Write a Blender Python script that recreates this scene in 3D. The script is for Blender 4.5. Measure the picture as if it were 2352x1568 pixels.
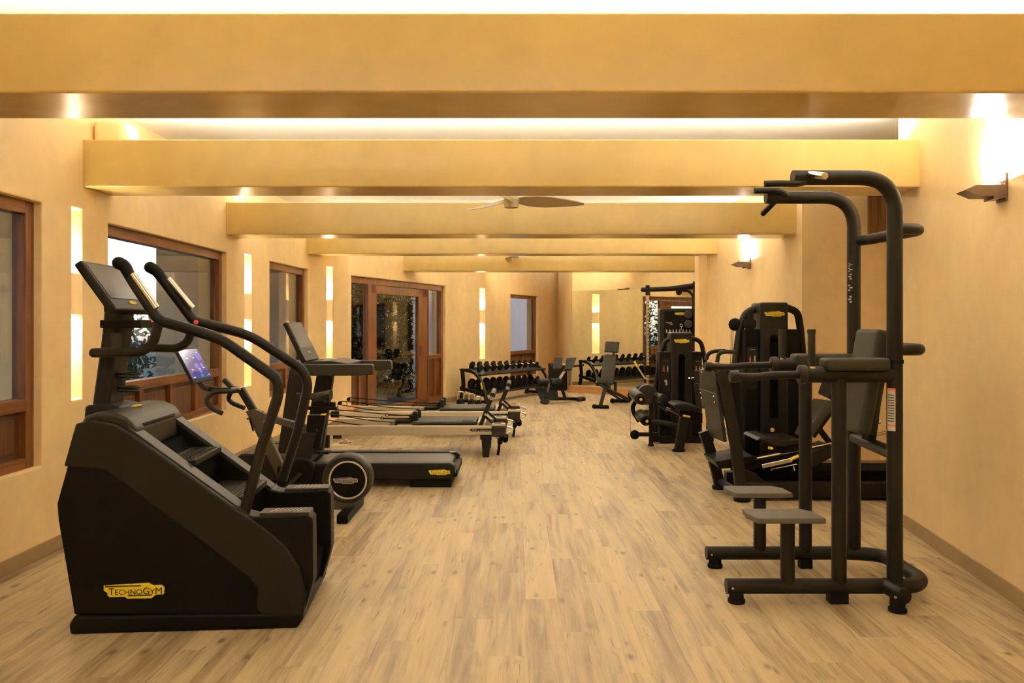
import bpy, bmesh, math, random
from mathutils import Vector as V, Matrix

random.seed(7)
for _o in list(bpy.data.objects):
    bpy.data.objects.remove(_o)
SC = bpy.context.scene
COL = SC.collection
PI = math.pi

# ------------------------------------------------------------------ camera
F, CX, CY, EYE = 1850.0, 1184.0, 745.0, 1.5      # focal length / principal point (px of 2352x1568), eye height
cam = bpy.data.cameras.new('camera')
cam.sensor_width = 36.0
cam.lens = 36.0 * F / 2352.0
cam.shift_x = (1176.0 - CX) / 2352.0
cam.shift_y = (CY - 784.0) / 2352.0
cam.clip_start = 0.05
cam.clip_end = 300
camo = bpy.data.objects.new('camera', cam)
COL.objects.link(camo)
camo.location = (0, 0, EYE)
camo.rotation_euler = (PI / 2, 0, 0)
SC.camera = camo

# ------------------------------------------------------------------ world: dusk sky
W = bpy.data.worlds.new('dusk_sky')
SC.world = W
W.use_nodes = True
_n = W.node_tree.nodes
_l = W.node_tree.links
_n.clear()
_tc = _n.new('ShaderNodeTexCoord')
_sx = _n.new('ShaderNodeSeparateXYZ')
_rp = _n.new('ShaderNodeValToRGB')
_rp.color_ramp.elements[0].position = 0.48
_rp.color_ramp.elements[0].color = (0.10, 0.12, 0.17, 1)
_rp.color_ramp.elements[1].position = 1.0
_rp.color_ramp.elements[1].color = (0.30, 0.42, 0.62, 1)
for _p, _c in ((0.505, (0.95, 0.80, 0.62, 1)), (0.56, (0.80, 0.80, 0.80, 1)), (0.68, (0.58, 0.68, 0.80, 1))):
    _e = _rp.color_ramp.elements.new(_p)
    _e.color = _c
_ma = _n.new('ShaderNodeMath')
_ma.operation = 'MULTIPLY_ADD'
_ma.inputs[1].default_value = 0.5
_ma.inputs[2].default_value = 0.5
_bg = _n.new('ShaderNodeBackground')
_bg.inputs['Strength'].default_value = 1.7
_wo = _n.new('ShaderNodeOutputWorld')
_l.new(_tc.outputs['Generated'], _sx.inputs[0])
_l.new(_sx.outputs['Z'], _ma.inputs[0])
_l.new(_ma.outputs[0], _rp.inputs[0])
_l.new(_rp.outputs[0], _bg.inputs['Color'])
_l.new(_bg.outputs[0], _wo.inputs[0])

SC.view_settings.view_transform = 'Standard'
SC.view_settings.look = 'None'
SC.view_settings.gamma = 1.0
SC.view_settings.use_curve_mapping = False
SC.view_settings.exposure = 0.48
try:
    SC.cycles.use_denoising = True
    SC.cycles.max_bounces = 9
    SC.cycles.diffuse_bounces = 7
    SC.cycles.glossy_bounces = 3
    SC.cycles.transparent_max_bounces = 10
    SC.cycles.use_adaptive_sampling = True
    SC.cycles.adaptive_threshold = 0.25
    SC.cycles.adaptive_min_samples = 16
    SC.cycles.sample_clamp_indirect = 6.0
    SC.cycles.caustics_reflective = False
    SC.cycles.caustics_refractive = False
except Exception:
    pass

# lamp strengths (W) and colours of the room's lamps, also used by the added far beam
COVE_W, COVE_C = 84.0, (1.0, 0.94, 0.80)
NICHE_W, NICHE_C = 7.0, (1.0, 0.86, 0.62)
UP_W, UP_C = 24.0, (1.0, 0.92, 0.84)


# ------------------------------------------------------------------ helpers
def ray(px, py):
    return V(((px - CX) / F, 1.0, (CY - py) / F))


def area_light(name, loc, rot, sx, sy, w, col, parent=None):
    ld = bpy.data.lights.new(name, 'AREA')
    ld.shape = 'RECTANGLE'
    ld.size, ld.size_y = sx, sy
    ld.energy = w
    ld.color = col
    o = bpy.data.objects.new(name, ld)
    COL.objects.link(o)
    o.location = loc
    o.rotation_euler = rot
    if parent:
        o.parent = parent
    return o


def smoothpath(pts, rad, n=6):
    pts = [V(p) for p in pts]
    if (not isinstance(rad, (list, tuple)) and rad <= 0) or len(pts) < 3:
        return pts
    out = [pts[0]]
    for i in range(1, len(pts) - 1):
        p, a, c = pts[i], pts[i - 1], pts[i + 1]
        r = rad[i] if isinstance(rad, (list, tuple)) else rad
        d0, d1 = (a - p), (c - p)
        k = min(r, d0.length * 0.48, d1.length * 0.48)
        s, e = p + d0.normalized() * k, p + d1.normalized() * k
        for j in range(n + 1):
            u = j / n
            out.append(s * (1 - u) ** 2 + p * 2 * u * (1 - u) + e * u * u)
    out.append(pts[-1])
    return out


class MB:
    """collects shapes into one mesh"""

    def __init__(s):
        s.bm = bmesh.new()
        s.wn = False

    def _take(s, b2, M=None, bev=0, seg=2):
        if bev > 0:
            s.wn = True
            bmesh.ops.bevel(b2, geom=list(b2.edges), offset=bev, segments=seg, affect='EDGES', profile=0.6, clamp_overlap=True)
        if M is not None:
            bmesh.ops.transform(b2, matrix=M, verts=b2.verts)
        me = bpy.data.meshes.new('t')
        b2.to_mesh(me)
        b2.free()
        s.bm.from_mesh(me)
        bpy.data.meshes.remove(me)
        return s

    def box(s, c, d, rot=None, bev=0.0, seg=2):
        b2 = bmesh.new()
        bmesh.ops.create_cube(b2, size=1.0, matrix=Matrix.Diagonal((d[0], d[1], d[2], 1)))
        M = Matrix.Translation(V(c))
        if rot is not None:
            M = M @ rot.to_4x4()
        return s._take(b2, M, min(bev, 0.49 * min(d)), seg)

    def span(s, x0, x1, y0, y1, z0, z1, bev=0.0, seg=2):
        return s.box(((x0 + x1) / 2, (y0 + y1) / 2, (z0 + z1) / 2), (abs(x1 - x0), abs(y1 - y0), abs(z1 - z0)), None, bev, seg)

    def cyl(s, p0, p1, r0, r1=None, seg=16, bev=0.0):
        p0, p1 = V(p0), V(p1)
        d = p1 - p0
        b2 = bmesh.new()
        bmesh.ops.create_cone(b2, cap_ends=True, segments=seg, radius1=r0, radius2=r0 if r1 is None else r1, depth=d.length)
        if bev > 0:
            es = [e for e in b2.edges if any(len(f.verts) > 4 for f in e.link_faces)]
            bmesh.ops.bevel(b2, geom=es, offset=bev, segments=2, affect='EDGES', profile=0.6, clamp_overlap=True)
        M = Matrix.Translation((p0 + p1) / 2) @ d.to_track_quat('Z', 'Y').to_matrix().to_4x4()
        return s._take(b2, M)

    def ball(s, c, r, sc=(1, 1, 1), seg=16, rot=None):
        b2 = bmesh.new()
        bmesh.ops.create_uvsphere(b2, u_segments=seg, v_segments=max(6, seg // 2), radius=r)
        M = Matrix.Translation(V(c))
        if rot is not None:
            M = M @ rot.to_4x4()
        return s._take(b2, M @ Matrix.Diagonal((sc[0], sc[1], sc[2], 1)))

    def tube(s, pts, r, fil=0.0, seg=10, cap=True, rect=None, ref=(0, 1, 0), n=6, closed=False):
        """sweep a round (r) or rectangular (rect=(across ref, along ref)) section"""
        path = smoothpath(pts, fil, n)
        m = len(path)
        rr = r if isinstance(r, (list, tuple)) else None
        if rr and len(rr) != m:
            L = [0.0]
            for i in range(1, m):
                L.append(L[-1] + (path[i] - path[i - 1]).length)
            rr2 = []
            for q in L:
                f = q / L[-1] * (len(rr) - 1)
                i = min(int(f), len(rr) - 2)
                rr2.append(rr[i] + (rr[i + 1] - rr[i]) * (f - i))
            rr = rr2
        rings = []
        nrm = None
        for i in range(m):
            if closed:
                t = path[(i + 1) % m] - path[i - 1]
            else:
                t = path[min(i + 1, m - 1)] - path[max(i - 1, 0)]
            t.normalize()
            if nrm is None:
                q = V(ref)
                nrm = q - t * q.dot(t)
                if nrm.length < 0.05:
                    q = V((1, 0, 0.01))
                    nrm = q - t * q.dot(t)
            else:
                nrm = nrm - t * nrm.dot(t)
            nrm.normalize()
            bi = t.cross(nrm)
            ring = []
            if rect:
                h, w = rect[0] / 2, rect[1] / 2
                e = min(h, w) * 0.25
                prof = [(w - e, h), (-w + e, h), (-w, h - e), (-w, -h + e), (-w + e, -h), (w - e, -h), (w, -h + e), (w, h - e)]
                for (u, v) in prof:
                    ring.append(s.bm.verts.new(path[i] + nrm * u + bi * v))
            else:
                rad = rr[i] if rr else r
                for k in range(seg):
                    a = 2 * PI * k / seg
                    ring.append(s.bm.verts.new(path[i] + (nrm * math.cos(a) + bi * math.sin(a)) * rad))
            rings.append(ring)
        q = len(rings[0])
        for i in range(m if closed else m - 1):
            A, B = rings[i], rings[(i + 1) % m]
            for k in range(q):
                s.bm.faces.new((A[k], A[(k + 1) % q], B[(k + 1) % q], B[k]))
        if cap and not closed:
            s.bm.faces.new(list(reversed(rings[0])))
            s.bm.faces.new(rings[-1])
        return s

    def ring(s, c, R, r, axis=(0, 0, 1), seg=24, sec=8):
        ax = V(axis).normalized()
        u = ax.orthogonal().normalized()
        v = ax.cross(u)
        pts = [V(c) + (u * math.cos(2 * PI * k / seg) + v * math.sin(2 * PI * k / seg)) * R for k in range(seg)]
        return s.tube(pts, r, 0, sec, closed=True, ref=tuple(ax))

    def prism(s, outline, b0, b1, bev=0.0, seg=2):
        """outline [(x,z)] extruded along y from b0 to b1"""
        b2 = bmesh.new()
        vs = [b2.verts.new((p[0], b0, p[1])) for p in outline]
        f = b2.faces.new(vs)
        r = bmesh.ops.extrude_face_region(b2, geom=[f])
        bmesh.ops.translate(b2, vec=(0, b1 - b0, 0), verts=[e for e in r['geom'] if isinstance(e, bmesh.types.BMVert)])
        bmesh.ops.recalc_face_normals(b2, faces=b2.faces)
        return s._take(b2, None, bev, seg)

    def slab(s, pts, thick, bev=0.0):
        """planar polygon given by 3D points, extruded against its normal"""
        b2 = bmesh.new()
        vs = [b2.verts.new(V(p)) for p in pts]
        f = b2.faces.new(vs)
        f.normal_update()
        n = f.normal.copy()
        r = bmesh.ops.extrude_face_region(b2, geom=[f])
        bmesh.ops.translate(b2, vec=-n * thick, verts=[e for e in r['geom'] if isinstance(e, bmesh.types.BMVert)])
        bmesh.ops.recalc_face_normals(b2, faces=b2.faces)
        return s._take(b2, None, bev)

    def lathe(s, prof, c, axis=(0, 0, 1), seg=24, loop=False):
        ax = V(axis).normalized()
        u = ax.orthogonal().normalized()
        v = ax.cross(u)
        rings = []
        for (r, h) in prof:
            rings.append([s.bm.verts.new(V(c) + ax * h + (u * math.cos(2 * PI * k / seg) + v * math.sin(2 * PI * k / seg)) * max(r, 1e-4)) for k in range(seg)])
        for A, B in zip(rings, rings[1:] + ([rings[0]] if loop else [])):
            for k in range(seg):
                s.bm.faces.new((A[k], A[(k + 1) % seg], B[(k + 1) % seg], B[k]))
        if not loop:
            s.bm.faces.new(list(reversed(rings[0])))
            s.bm.faces.new(rings[-1])
        return s

    def mesh(s, name, mat, smooth=True, ang=40):
        bmesh.ops.recalc_face_normals(s.bm, faces=s.bm.faces)
        me = bpy.data.meshes.new(name)
        s.bm.to_mesh(me)
        s.bm.free()
        if mat is not None:
            me.materials.append(mat)
        if smooth and len(me.polygons):
            me.polygons.foreach_set('use_smooth', [True] * len(me.polygons))
            me.set_sharp_from_angle(angle=math.radians(ang))
        if s.wn:
            me['flat_faces'] = 1
        return me


def even(o):
    # keep large flat faces flat next to their rounded edges
    if o.data is not None and o.data.get('flat_faces'):
        m = o.modifiers.new('even_normals', 'WEIGHTED_NORMAL')
        m.keep_sharp = True
        m.weight = 90
    return o


def tag(o, label=None, cat=None, group=None, kind=None):
    if label:
        o['label'] = label
    if cat:
        o['category'] = cat
    if group:
        o['group'] = group
    if kind:
        o['kind'] = kind
    return o


class T:
    """a thing: an Empty (or its own mesh) at the base; parts live in its local frame"""

    def __init__(s, name, label, cat, x, y, ang=0.0, z=0.0, group=None, kind=None, mb=None, mat=None):
        me = mb.mesh(name, mat) if mb is not None else None
        s.o = bpy.data.objects.new(name, me)
        COL.objects.link(s.o)
        if me is not None:
            even(s.o)
        if me is None:
            s.o.empty_display_size = 0.1
        s.o.location = (x, y, z)
        s.o.rotation_euler = (0, 0, ang)
        tag(s.o, label, cat, group, kind)
        s.M = Matrix.Translation((x, y, z)) @ Matrix.Rotation(ang, 4, 'Z')
        s.I = s.M.inverted()
        s.R = s.I.to_3x3()

    def at(s, px, py, b):
        o, d = s.I @ V((0, 0, EYE)), s.R @ ray(px, py)
        return o + d * ((b - o.y) / d.y)

    def atx(s, px, py, a):
        o, d = s.I @ V((0, 0, EYE)), s.R @ ray(px, py)
        return o + d * ((a - o.x) / d.x)

    def atz(s, px, py, z):
        o, d = s.I @ V((0, 0, EYE)), s.R @ ray(px, py)
        return o + d * ((z - o.z) / d.z)

    def az(s, pts, b):
        r = []
        for (px, py) in pts:
            p = s.at(px, py, b)
            r.append((p.x, max(p.z, 0.0)))
        return r

    def part(s, name, mb, mat, parent=None, label=None, ang=40):
        me = mb.mesh(name, mat, True, ang) if isinstance(mb, MB) else mb
        o = bpy.data.objects.new(name, me)
        COL.objects.link(o)
        even(o)
        o.parent = parent or s.o
        if label:
            o['label'] = label
        return o


def single(name, mb, mat, label, cat, group=None, loc=(0, 0, 0), kind=None):
    o = bpy.data.objects.new(name, mb.mesh(name, mat))
    COL.objects.link(o)
    even(o)
    o.location = loc
    return tag(o, label, cat, group, kind)


# ------------------------------------------------------------------ materials
def newmat(name):
    m = bpy.data.materials.new(name)
    m.use_nodes = True
    nt = m.node_tree
    return m, nt, nt.nodes['Principled BSDF'], nt.nodes['Material Output']


def mat(name, col, rough=0.5, metal=0.0, var=0.08, scale=14.0, bump=0.0, spec=0.5, coat=0.0, stretch=(1, 1, 1), emit=None, es=0.0):
    m, nt, p, out = newmat(name)
    N, L = nt.nodes, nt.links
    tc = N.new('ShaderNodeTexCoord')
    mp = N.new('ShaderNodeMapping')
    mp.inputs['Scale'].default_value = stretch
    nz = N.new('ShaderNodeTexNoise')
    nz.inputs['Scale'].default_value = scale
    nz.inputs['Detail'].default_value = 2
    L.new(tc.outputs['Object'], mp.inputs[0])
    L.new(mp.outputs[0], nz.inputs['Vector'])
    mx = N.new('ShaderNodeMix')
    mx.data_type = 'RGBA'
    mx.inputs[6].default_value = tuple(c * (1 - var) for c in col) + (1,)
    mx.inputs[7].default_value = tuple(min(1, c * (1 + var)) for c in col) + (1,)
    L.new(nz.outputs['Fac'], mx.inputs[0])
    L.new(mx.outputs[2], p.inputs['Base Color'])
    p.inputs['Roughness'].default_value = rough
    p.inputs['Metallic'].default_value = metal
    p.inputs['Specular IOR Level'].default_value = spec
    if coat:
        p.inputs['Coat Weight'].default_value = coat
        p.inputs['Coat Roughness'].default_value = 0.15
    if emit:
        p.inputs['Emission Color'].default_value = emit + (1,)
        p.inputs['Emission Strength'].default_value = es
    if bump:
        bp = N.new('ShaderNodeBump')
        bp.inputs['Strength'].default_value = bump
        bp.inputs['Distance'].default_value = 0.01
        L.new(nz.outputs['Fac'], bp.inputs['Height'])
        L.new(bp.outputs[0], p.inputs['Normal'])
    return m


def plaster(name, col, rough, var=0.12):
    m, nt, p, out = newmat(name)
    N, L = nt.nodes, nt.links
    g = N.new('ShaderNodeNewGeometry')
    n1 = N.new('ShaderNodeTexNoise')
    n1.inputs['Scale'].default_value = 1.3
    n1.inputs['Detail'].default_value = 3
    n1.inputs['Roughness'].default_value = 0.6
    mp = N.new('ShaderNodeMapping')
    mp.inputs['Scale'].default_value = (1, 1, 0.55)
    n2 = N.new('ShaderNodeTexNoise')
    n2.inputs['Scale'].default_value = 7.0
    n2.inputs['Detail'].default_value = 3
    L.new(g.outputs['Position'], mp.inputs[0])
    L.new(mp.outputs[0], n1.inputs['Vector'])
    L.new(g.outputs['Position'], n2.inputs['Vector'])
    ad = N.new('ShaderNodeMath')
    ad.operation = 'MULTIPLY_ADD'
    ad.inputs[1].default_value = 0.45
    L.new(n2.outputs['Fac'], ad.inputs[0])
    L.new(n1.outputs['Fac'], ad.inputs[2])
    cr = N.new('ShaderNodeValToRGB')
    cr.color_ramp.elements[0].position = 0.45
    cr.color_ramp.elements[1].position = 1.0
    cr.color_ramp.elements[0].color = tuple(c * (1 - var) for c in col) + (1,)
    cr.color_ramp.elements[1].color = tuple(min(1, c * (1 + var)) for c in col) + (1,)
    L.new(ad.outputs[0], cr.inputs[0])
    L.new(cr.outputs[0], p.inputs['Base Color'])
    p.inputs['Roughness'].default_value = rough
    n3 = N.new('ShaderNodeTexNoise')
    n3.inputs['Scale'].default_value = 3.5
    n3.inputs['Detail'].default_value = 1.5
    L.new(g.outputs['Position'], n3.inputs['Vector'])
    bp = N.new('ShaderNodeBump')
    bp.inputs['Strength'].default_value = 0.25
    bp.inputs['Distance'].default_value = 0.02
    L.new(n3.outputs['Fac'], bp.inputs['Height'])
    L.new(bp.outputs[0], p.inputs['Normal'])
    return m


def woodmat(name, c0, c1, rough=0.4, along=2, scale=9.0):
    m, nt, p, out = newmat(name)
    N, L = nt.nodes, nt.links
    tc = N.new('ShaderNodeTexCoord')
    mp = N.new('ShaderNodeMapping')
    st = [6.0, 6.0, 6.0]
    st[along] = 0.5
    mp.inputs['Scale'].default_value = st
    nz = N.new('ShaderNodeTexNoise')
    nz.inputs['Scale'].default_value = scale * 0.5
    nz.inputs['Detail'].default_value = 7
    nz.inputs['Distortion'].default_value = 0.7
    L.new(tc.outputs['Object'], mp.inputs[0])
    L.new(mp.outputs[0], nz.inputs['Vector'])
    cr = N.new('ShaderNodeValToRGB')
    cr.color_ramp.elements[0].position = 0.3
    cr.color_ramp.elements[1].position = 0.72
    cr.color_ramp.elements[0].color = c0 + (1,)
    cr.color_ramp.elements[1].color = c1 + (1,)
    L.new(nz.outputs['Fac'], cr.inputs[0])
    L.new(cr.outputs[0], p.inputs['Base Color'])
    p.inputs['Roughness'].default_value = rough
    bp = N.new('ShaderNodeBump')
    bp.inputs['Strength'].default_value = 0.15
    bp.inputs['Distance'].default_value = 0.004
    L.new(nz.outputs['Fac'], bp.inputs['Height'])
    L.new(bp.outputs[0], p.inputs['Normal'])
    return m


def glassmat(name, tint=(0.80, 0.83, 0.84), boost=1.0):
    m, nt, p, out = newmat(name)
    N, L = nt.nodes, nt.links
    N.remove(p)
    tr = N.new('ShaderNodeBsdfTransparent')
    tr.inputs[0].default_value = tint + (1,)
    gl = N.new('ShaderNodeBsdfGlossy')
    gl.inputs['Roughness'].default_value = 0.015
    nz = N.new('ShaderNodeTexNoise')
    nz.inputs['Scale'].default_value = 2.2
    bp = N.new('ShaderNodeBump')
    bp.inputs['Strength'].default_value = 0.04
    bp.inputs['Distance'].default_value = 0.02
    L.new(nz.outputs['Fac'], bp.inputs['Height'])
    L.new(bp.outputs[0], gl.inputs['Normal'])
    lw = N.new('ShaderNodeLayerWeight')
    lw.inputs['Blend'].default_value = 0.5
    pw = N.new('ShaderNodeMath')
    pw.operation = 'POWER'
    pw.inputs[1].default_value = 4.0
    mu = N.new('ShaderNodeMath')
    mu.operation = 'MULTIPLY_ADD'
    mu.use_clamp = True
    mu.inputs[1].default_value = 0.75
    mu.inputs[2].default_value = 0.045 * boost
    mx = N.new('ShaderNodeMixShader')
    L.new(lw.outputs['Facing'], pw.inputs[0])
    L.new(pw.outputs[0], mu.inputs[0])
    L.new(mu.outputs[0], mx.inputs[0])
    L.new(tr.outputs[0], mx.inputs[1])
    L.new(gl.outputs[0], mx.inputs[2])
    L.new(mx.outputs[0], out.inputs[0])
    return m


def plankmat(name, PW, PL):
    m, nt, p, out = newmat(name)
    N, L = nt.nodes, nt.links

    def math_(op, a, b=None, c=None):
        n = N.new('ShaderNodeMath')
        n.operation = op
        for i, v in enumerate((a, b, c)):
            if v is None:
                continue
            if isinstance(v, (int, float)):
                n.inputs[i].default_value = v
            else:
                L.new(v, n.inputs[i])
        return n.outputs[0]

    g = N.new('ShaderNodeNewGeometry')
    sx = N.new('ShaderNodeSeparateXYZ')
    L.new(g.outputs['Position'], sx.inputs[0])
    x, y = math_('SUBTRACT', sx.outputs['X'], PX0), sx.outputs['Y']
    row = math_('FLOOR', math_('DIVIDE', x, PW))
    off = math_('MULTIPLY', math_('FRACT', math_('MULTIPLY', math_('ADD', row, 200.0), 0.381966)), PL)
    col = math_('FLOOR', math_('DIVIDE', math_('ADD', y, off), PL))
    cb = N.new('ShaderNodeCombineXYZ')
    L.new(row, cb.inputs[0])
    L.new(col, cb.inputs[1])
    wn = N.new('ShaderNodeTexWhiteNoise')
    wn.noise_dimensions = '3D'
    L.new(cb.outputs[0], wn.inputs['Vector'])
    cid = wn.outputs['Value']
    # long grain streaks, different on every plank
    cg = N.new('ShaderNodeCombineXYZ')
    L.new(math_('MULTIPLY', x, 16.0), cg.inputs[0])
    L.new(math_('MULTIPLY', y, 1.15), cg.inputs[1])
    L.new(math_('MULTIPLY', cid, 37.0), cg.inputs[2])
    n1 = N.new('ShaderNodeTexNoise')
    n1.inputs['Scale'].default_value = 1.0
    n1.inputs['Detail'].default_value = 4
    n1.inputs['Roughness'].default_value = 0.62
    n1.inputs['Distortion'].default_value = 0.6
    L.new(cg.outputs[0], n1.inputs['Vector'])
    # fine fibre
    cf = N.new('ShaderNodeCombineXYZ')
    L.new(math_('MULTIPLY', x, 210.0), cf.inputs[0])
    L.new(math_('MULTIPLY', y, 3.0), cf.inputs[1])
    L.new(math_('MULTIPLY', cid, 11.0), cf.inputs[2])
    n2 = N.new('ShaderNodeTexNoise')
    n2.inputs['Scale'].default_value = 1.0
    n2.inputs['Detail'].default_value = 1.5
    L.new(cf.outputs[0], n2.inputs['Vector'])
    # knots: sparse dark eyes with a soft halo
    ck = N.new('ShaderNodeCombineXYZ')
    L.new(math_('MULTIPLY', x, 9.0), ck.inputs[0])
    L.new(math_('MULTIPLY', y, 4.0), ck.inputs[1])
    L.new(math_('MULTIPLY', cid, 53.0), ck.inputs[2])
    nd_ = N.new('ShaderNodeTexNoise')
    nd_.inputs['Scale'].default_value = 4.0
    L.new(ck.outputs[0], nd_.inputs['Vector'])
    mxv = N.new('ShaderNodeMix')
    mxv.data_type = 'VECTOR'
    mxv.inputs[0].default_value = 0.10
    L.new(ck.outputs[0], mxv.inputs[4])
    L.new(nd_.outputs['Color'], mxv.inputs[5])
    vo = N.new('ShaderNodeTexVoronoi')
    vo.inputs['Scale'].default_value = 1.0
    L.new(mxv.outputs[1], vo.inputs['Vector'])
    sc = N.new('ShaderNodeSeparateColor')
    L.new(vo.outputs['Color'], sc.inputs[0])
    eye = N.new('ShaderNodeMapRange')
    eye.inputs['From Min'].default_value = 0.24
    eye.inputs['From Max'].default_value = 0.06
    L.new(vo.outputs['Distance'], eye.inputs['Value'])
    on = math_('GREATER_THAN', sc.outputs[0], 0.30)
    knv = math_('MULTIPLY', math_('POWER', eye.outputs[0], 1.7), on)
    # thin dark cracks along the grain
    cc_ = N.new('ShaderNodeCombineXYZ')
    L.new(math_('MULTIPLY', x, 34.0), cc_.inputs[0])
    L.new(math_('MULTIPLY', y, 2.6), cc_.inputs[1])
    L.new(math_('MULTIPLY', cid, 29.0), cc_.inputs[2])
    n4 = N.new('ShaderNodeTexNoise')
    n4.inputs['Scale'].default_value = 1.0
    n4.inputs['Detail'].default_value = 2
    n4.inputs['Distortion'].default_value = 1.2
    L.new(cc_.outputs[0], n4.inputs['Vector'])
    ckr = N.new('ShaderNodeMapRange')
    ckr.inputs['From Min'].default_value = 0.64
    ckr.inputs['From Max'].default_value = 0.74
    L.new(n4.outputs['Fac'], ckr.inputs['Value'])
    kall = N.new('ShaderNodeMath')
    kall.operation = 'MAXIMUM'
    L.new(knv, kall.inputs[0])
    L.new(math_('MULTIPLY', ckr.outputs[0], 0.8), kall.inputs[1])
    kn = kall
    tone = math_('ADD', math_('ADD', math_('MULTIPLY', n1.outputs['Fac'], 0.74), 0.03), math_('ADD', math_('MULTIPLY', cid, 0.16), math_('MULTIPLY', n2.outputs['Fac'], 0.17)))
    cr = N.new('ShaderNodeValToRGB')
    e = cr.color_ramp.elements
    e[0].position, e[0].color = 0.37, (0.19, 0.123, 0.062, 1)
    e[1].position, e[1].color = 0.84, (0.62, 0.495, 0.298, 1)
    q = e.new(0.62)
    q.color = (0.49, 0.385, 0.226, 1)
    L.new(tone, cr.inputs[0])
    mx = N.new('ShaderNodeMix')
    mx.data_type = 'RGBA'
    mx.inputs[7].default_value = (0.085, 0.052, 0.028, 1)
    L.new(math_('MULTIPLY', kn.outputs[0], 0.80), mx.inputs[0])
    L.new(cr.outputs[0], mx.inputs[6])
    L.new(mx.outputs[2], p.inputs['Base Color'])
    L.new(math_('ADD', math_('MULTIPLY', n1.outputs['Fac'], 0.15), 0.36), p.inputs['Roughness'])
    bp = N.new('ShaderNodeBump')
    bp.inputs['Strength'].default_value = 0.12
    bp.inputs['Distance'].default_value = 0.003
    L.new(n2.outputs['Fac'], bp.inputs['Height'])
    L.new(bp.outputs[0], p.inputs['Normal'])
    return m


PW, PL, PX0 = 0.178, 1.22, 0.055
PLASTER = plaster('wall_plaster', (0.865, 0.675, 0.378), 0.42)
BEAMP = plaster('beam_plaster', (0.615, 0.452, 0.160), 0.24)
WHITEP = plaster('white_plaster', (0.90, 0.89, 0.86), 0.5, 0.03)
PLANK = plankmat('oak_plank', PW, PL)
SUBFLOOR = mat('dark_joint', (0.10, 0.075, 0.05), 0.8)
BASEB = mat('tan_skirting', (0.30, 0.205, 0.095), 0.45, var=0.1)
WOODV = woodmat('stained_wood_upright', (0.085, 0.027, 0.006), (0.215, 0.075, 0.016), 0.35, 2)
WOODH = woodmat('stained_wood_level', (0.085, 0.027, 0.006), (0.215, 0.075, 0.016), 0.35, 0)
WOODP = woodmat('stained_wood_panel', (0.055, 0.016, 0.004), (0.135, 0.044, 0.010), 0.4, 2)
WOODD = woodmat('dark_board', (0.075, 0.027, 0.007), (0.20, 0.08, 0.02), 0.5, 2, 14)
PLINTH = woodmat('plinth_wood', (0.34, 0.16, 0.05), (0.48, 0.25, 0.09), 0.45, 0)
GLASS = glassmat('window_glass', (0.90, 0.92, 0.93), 1.2)
FROST = mat('curtained_glass', (0.30, 0.28, 0.30), 0.25, var=0.06, scale=2.0)
BLACK = mat('black_powder_coat', (0.0095, 0.0074, 0.0040), 0.46, spec=0.22, var=0.12, scale=60, bump=0.02)
BLACK2 = mat('black_plastic', (0.0036, 0.0027, 0.0014), 0.5, spec=0.13, var=0.12, scale=40)
DEEP = mat('deep_black', (0.0012, 0.0010, 0.0007), 0.8, spec=0.05)
GUN = mat('gunmetal_coat', (0.020, 0.016, 0.009), 0.45, spec=0.28, var=0.1, scale=50)
GREYPAD = mat('charcoal_upholstery', (0.027, 0.0235, 0.0135), 0.55, spec=0.3, var=0.12, scale=90, bump=0.05)
BLKPAD = mat('black_upholstery', (0.0085, 0.0068, 0.0038), 0.45, spec=0.25, var=0.15, scale=90, bump=0.05)
STEPG = mat('grey_step_rubber', (0.085, 0.076, 0.056), 0.6, var=0.1, scale=120, bump=0.15)
RUBBER = mat('black_rubber', (0.0055, 0.0045, 0.0028), 0.7, spec=0.15)
CHROME = mat('polished_steel', (0.72, 0.70, 0.66), 0.18, 1.0, var=0.03)
BEIGEAL = mat('champagne_aluminium', (0.56, 0.49, 0.37), 0.42, 0.25, var=0.05)
TAUPE = mat('taupe_frame', (0.048, 0.037, 0.023), 0.42, 0.2, var=0.06)
YELLOW = mat('yellow_badge', (0.86, 0.71, 0.04), 0.45, spec=0.3, var=0.03)
YELGRIP = mat('yellow_grip', (0.85, 0.62, 0.03), 0.45, var=0.04)
INK = mat('black_ink', (0.012, 0.010, 0.006), 0.5)
SILVERB = mat('silver_badge', (0.42, 0.40, 0.37), 0.4, 0.4, var=0.04)
WHITEL = mat('pale_print', (0.50, 0.48, 0.43), 0.5, var=0.05)
ORANGE = mat('orange_print', (0.75, 0.16, 0.03), 0.5, var=0.05)
REDB = mat('red_button', (0.75, 0.05, 0.03), 0.4, var=0.05)
SCREEN = mat('dark_glass_screen', (0.020, 0.017, 0.010), 0.30, var=0.1, spec=0.3)
ONYX = mat('onyx_block_glow', (0.78, 0.58, 0.30), 0.3, var=0.28, scale=9, stretch=(1, 1, 0.4), emit=(1.0, 0.66, 0.30), es=0.22)  # faint emission stands in for lamplight in the stone
LAMP = mat('lamp_glow', (1, 0.9, 0.7), 0.5, emit=(1.0, 0.80, 0.52), es=9.0)
STRIP = mat('led_strip_glow', (1, 0.9, 0.7), 0.5, emit=(1.0, 0.84, 0.56), es=5.0)
BRONZE = mat('bronze_metal', (0.16, 0.11, 0.08), 0.4, 0.8, var=0.1)
FANM = mat('sand_fan', (0.42, 0.33, 0.20), 0.45, var=0.06)
EXTW = plaster('render_outside', (0.34, 0.33, 0.31), 0.8)
GROUND = mat('outside_ground', (0.10, 0.10, 0.085), 0.9, var=0.3, scale=3)
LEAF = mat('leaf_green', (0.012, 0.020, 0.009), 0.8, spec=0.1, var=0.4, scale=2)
TLEAF = mat('tree_leaf', (0.055, 0.085, 0.045), 0.7, spec=0.2, var=0.4, scale=2)
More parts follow.
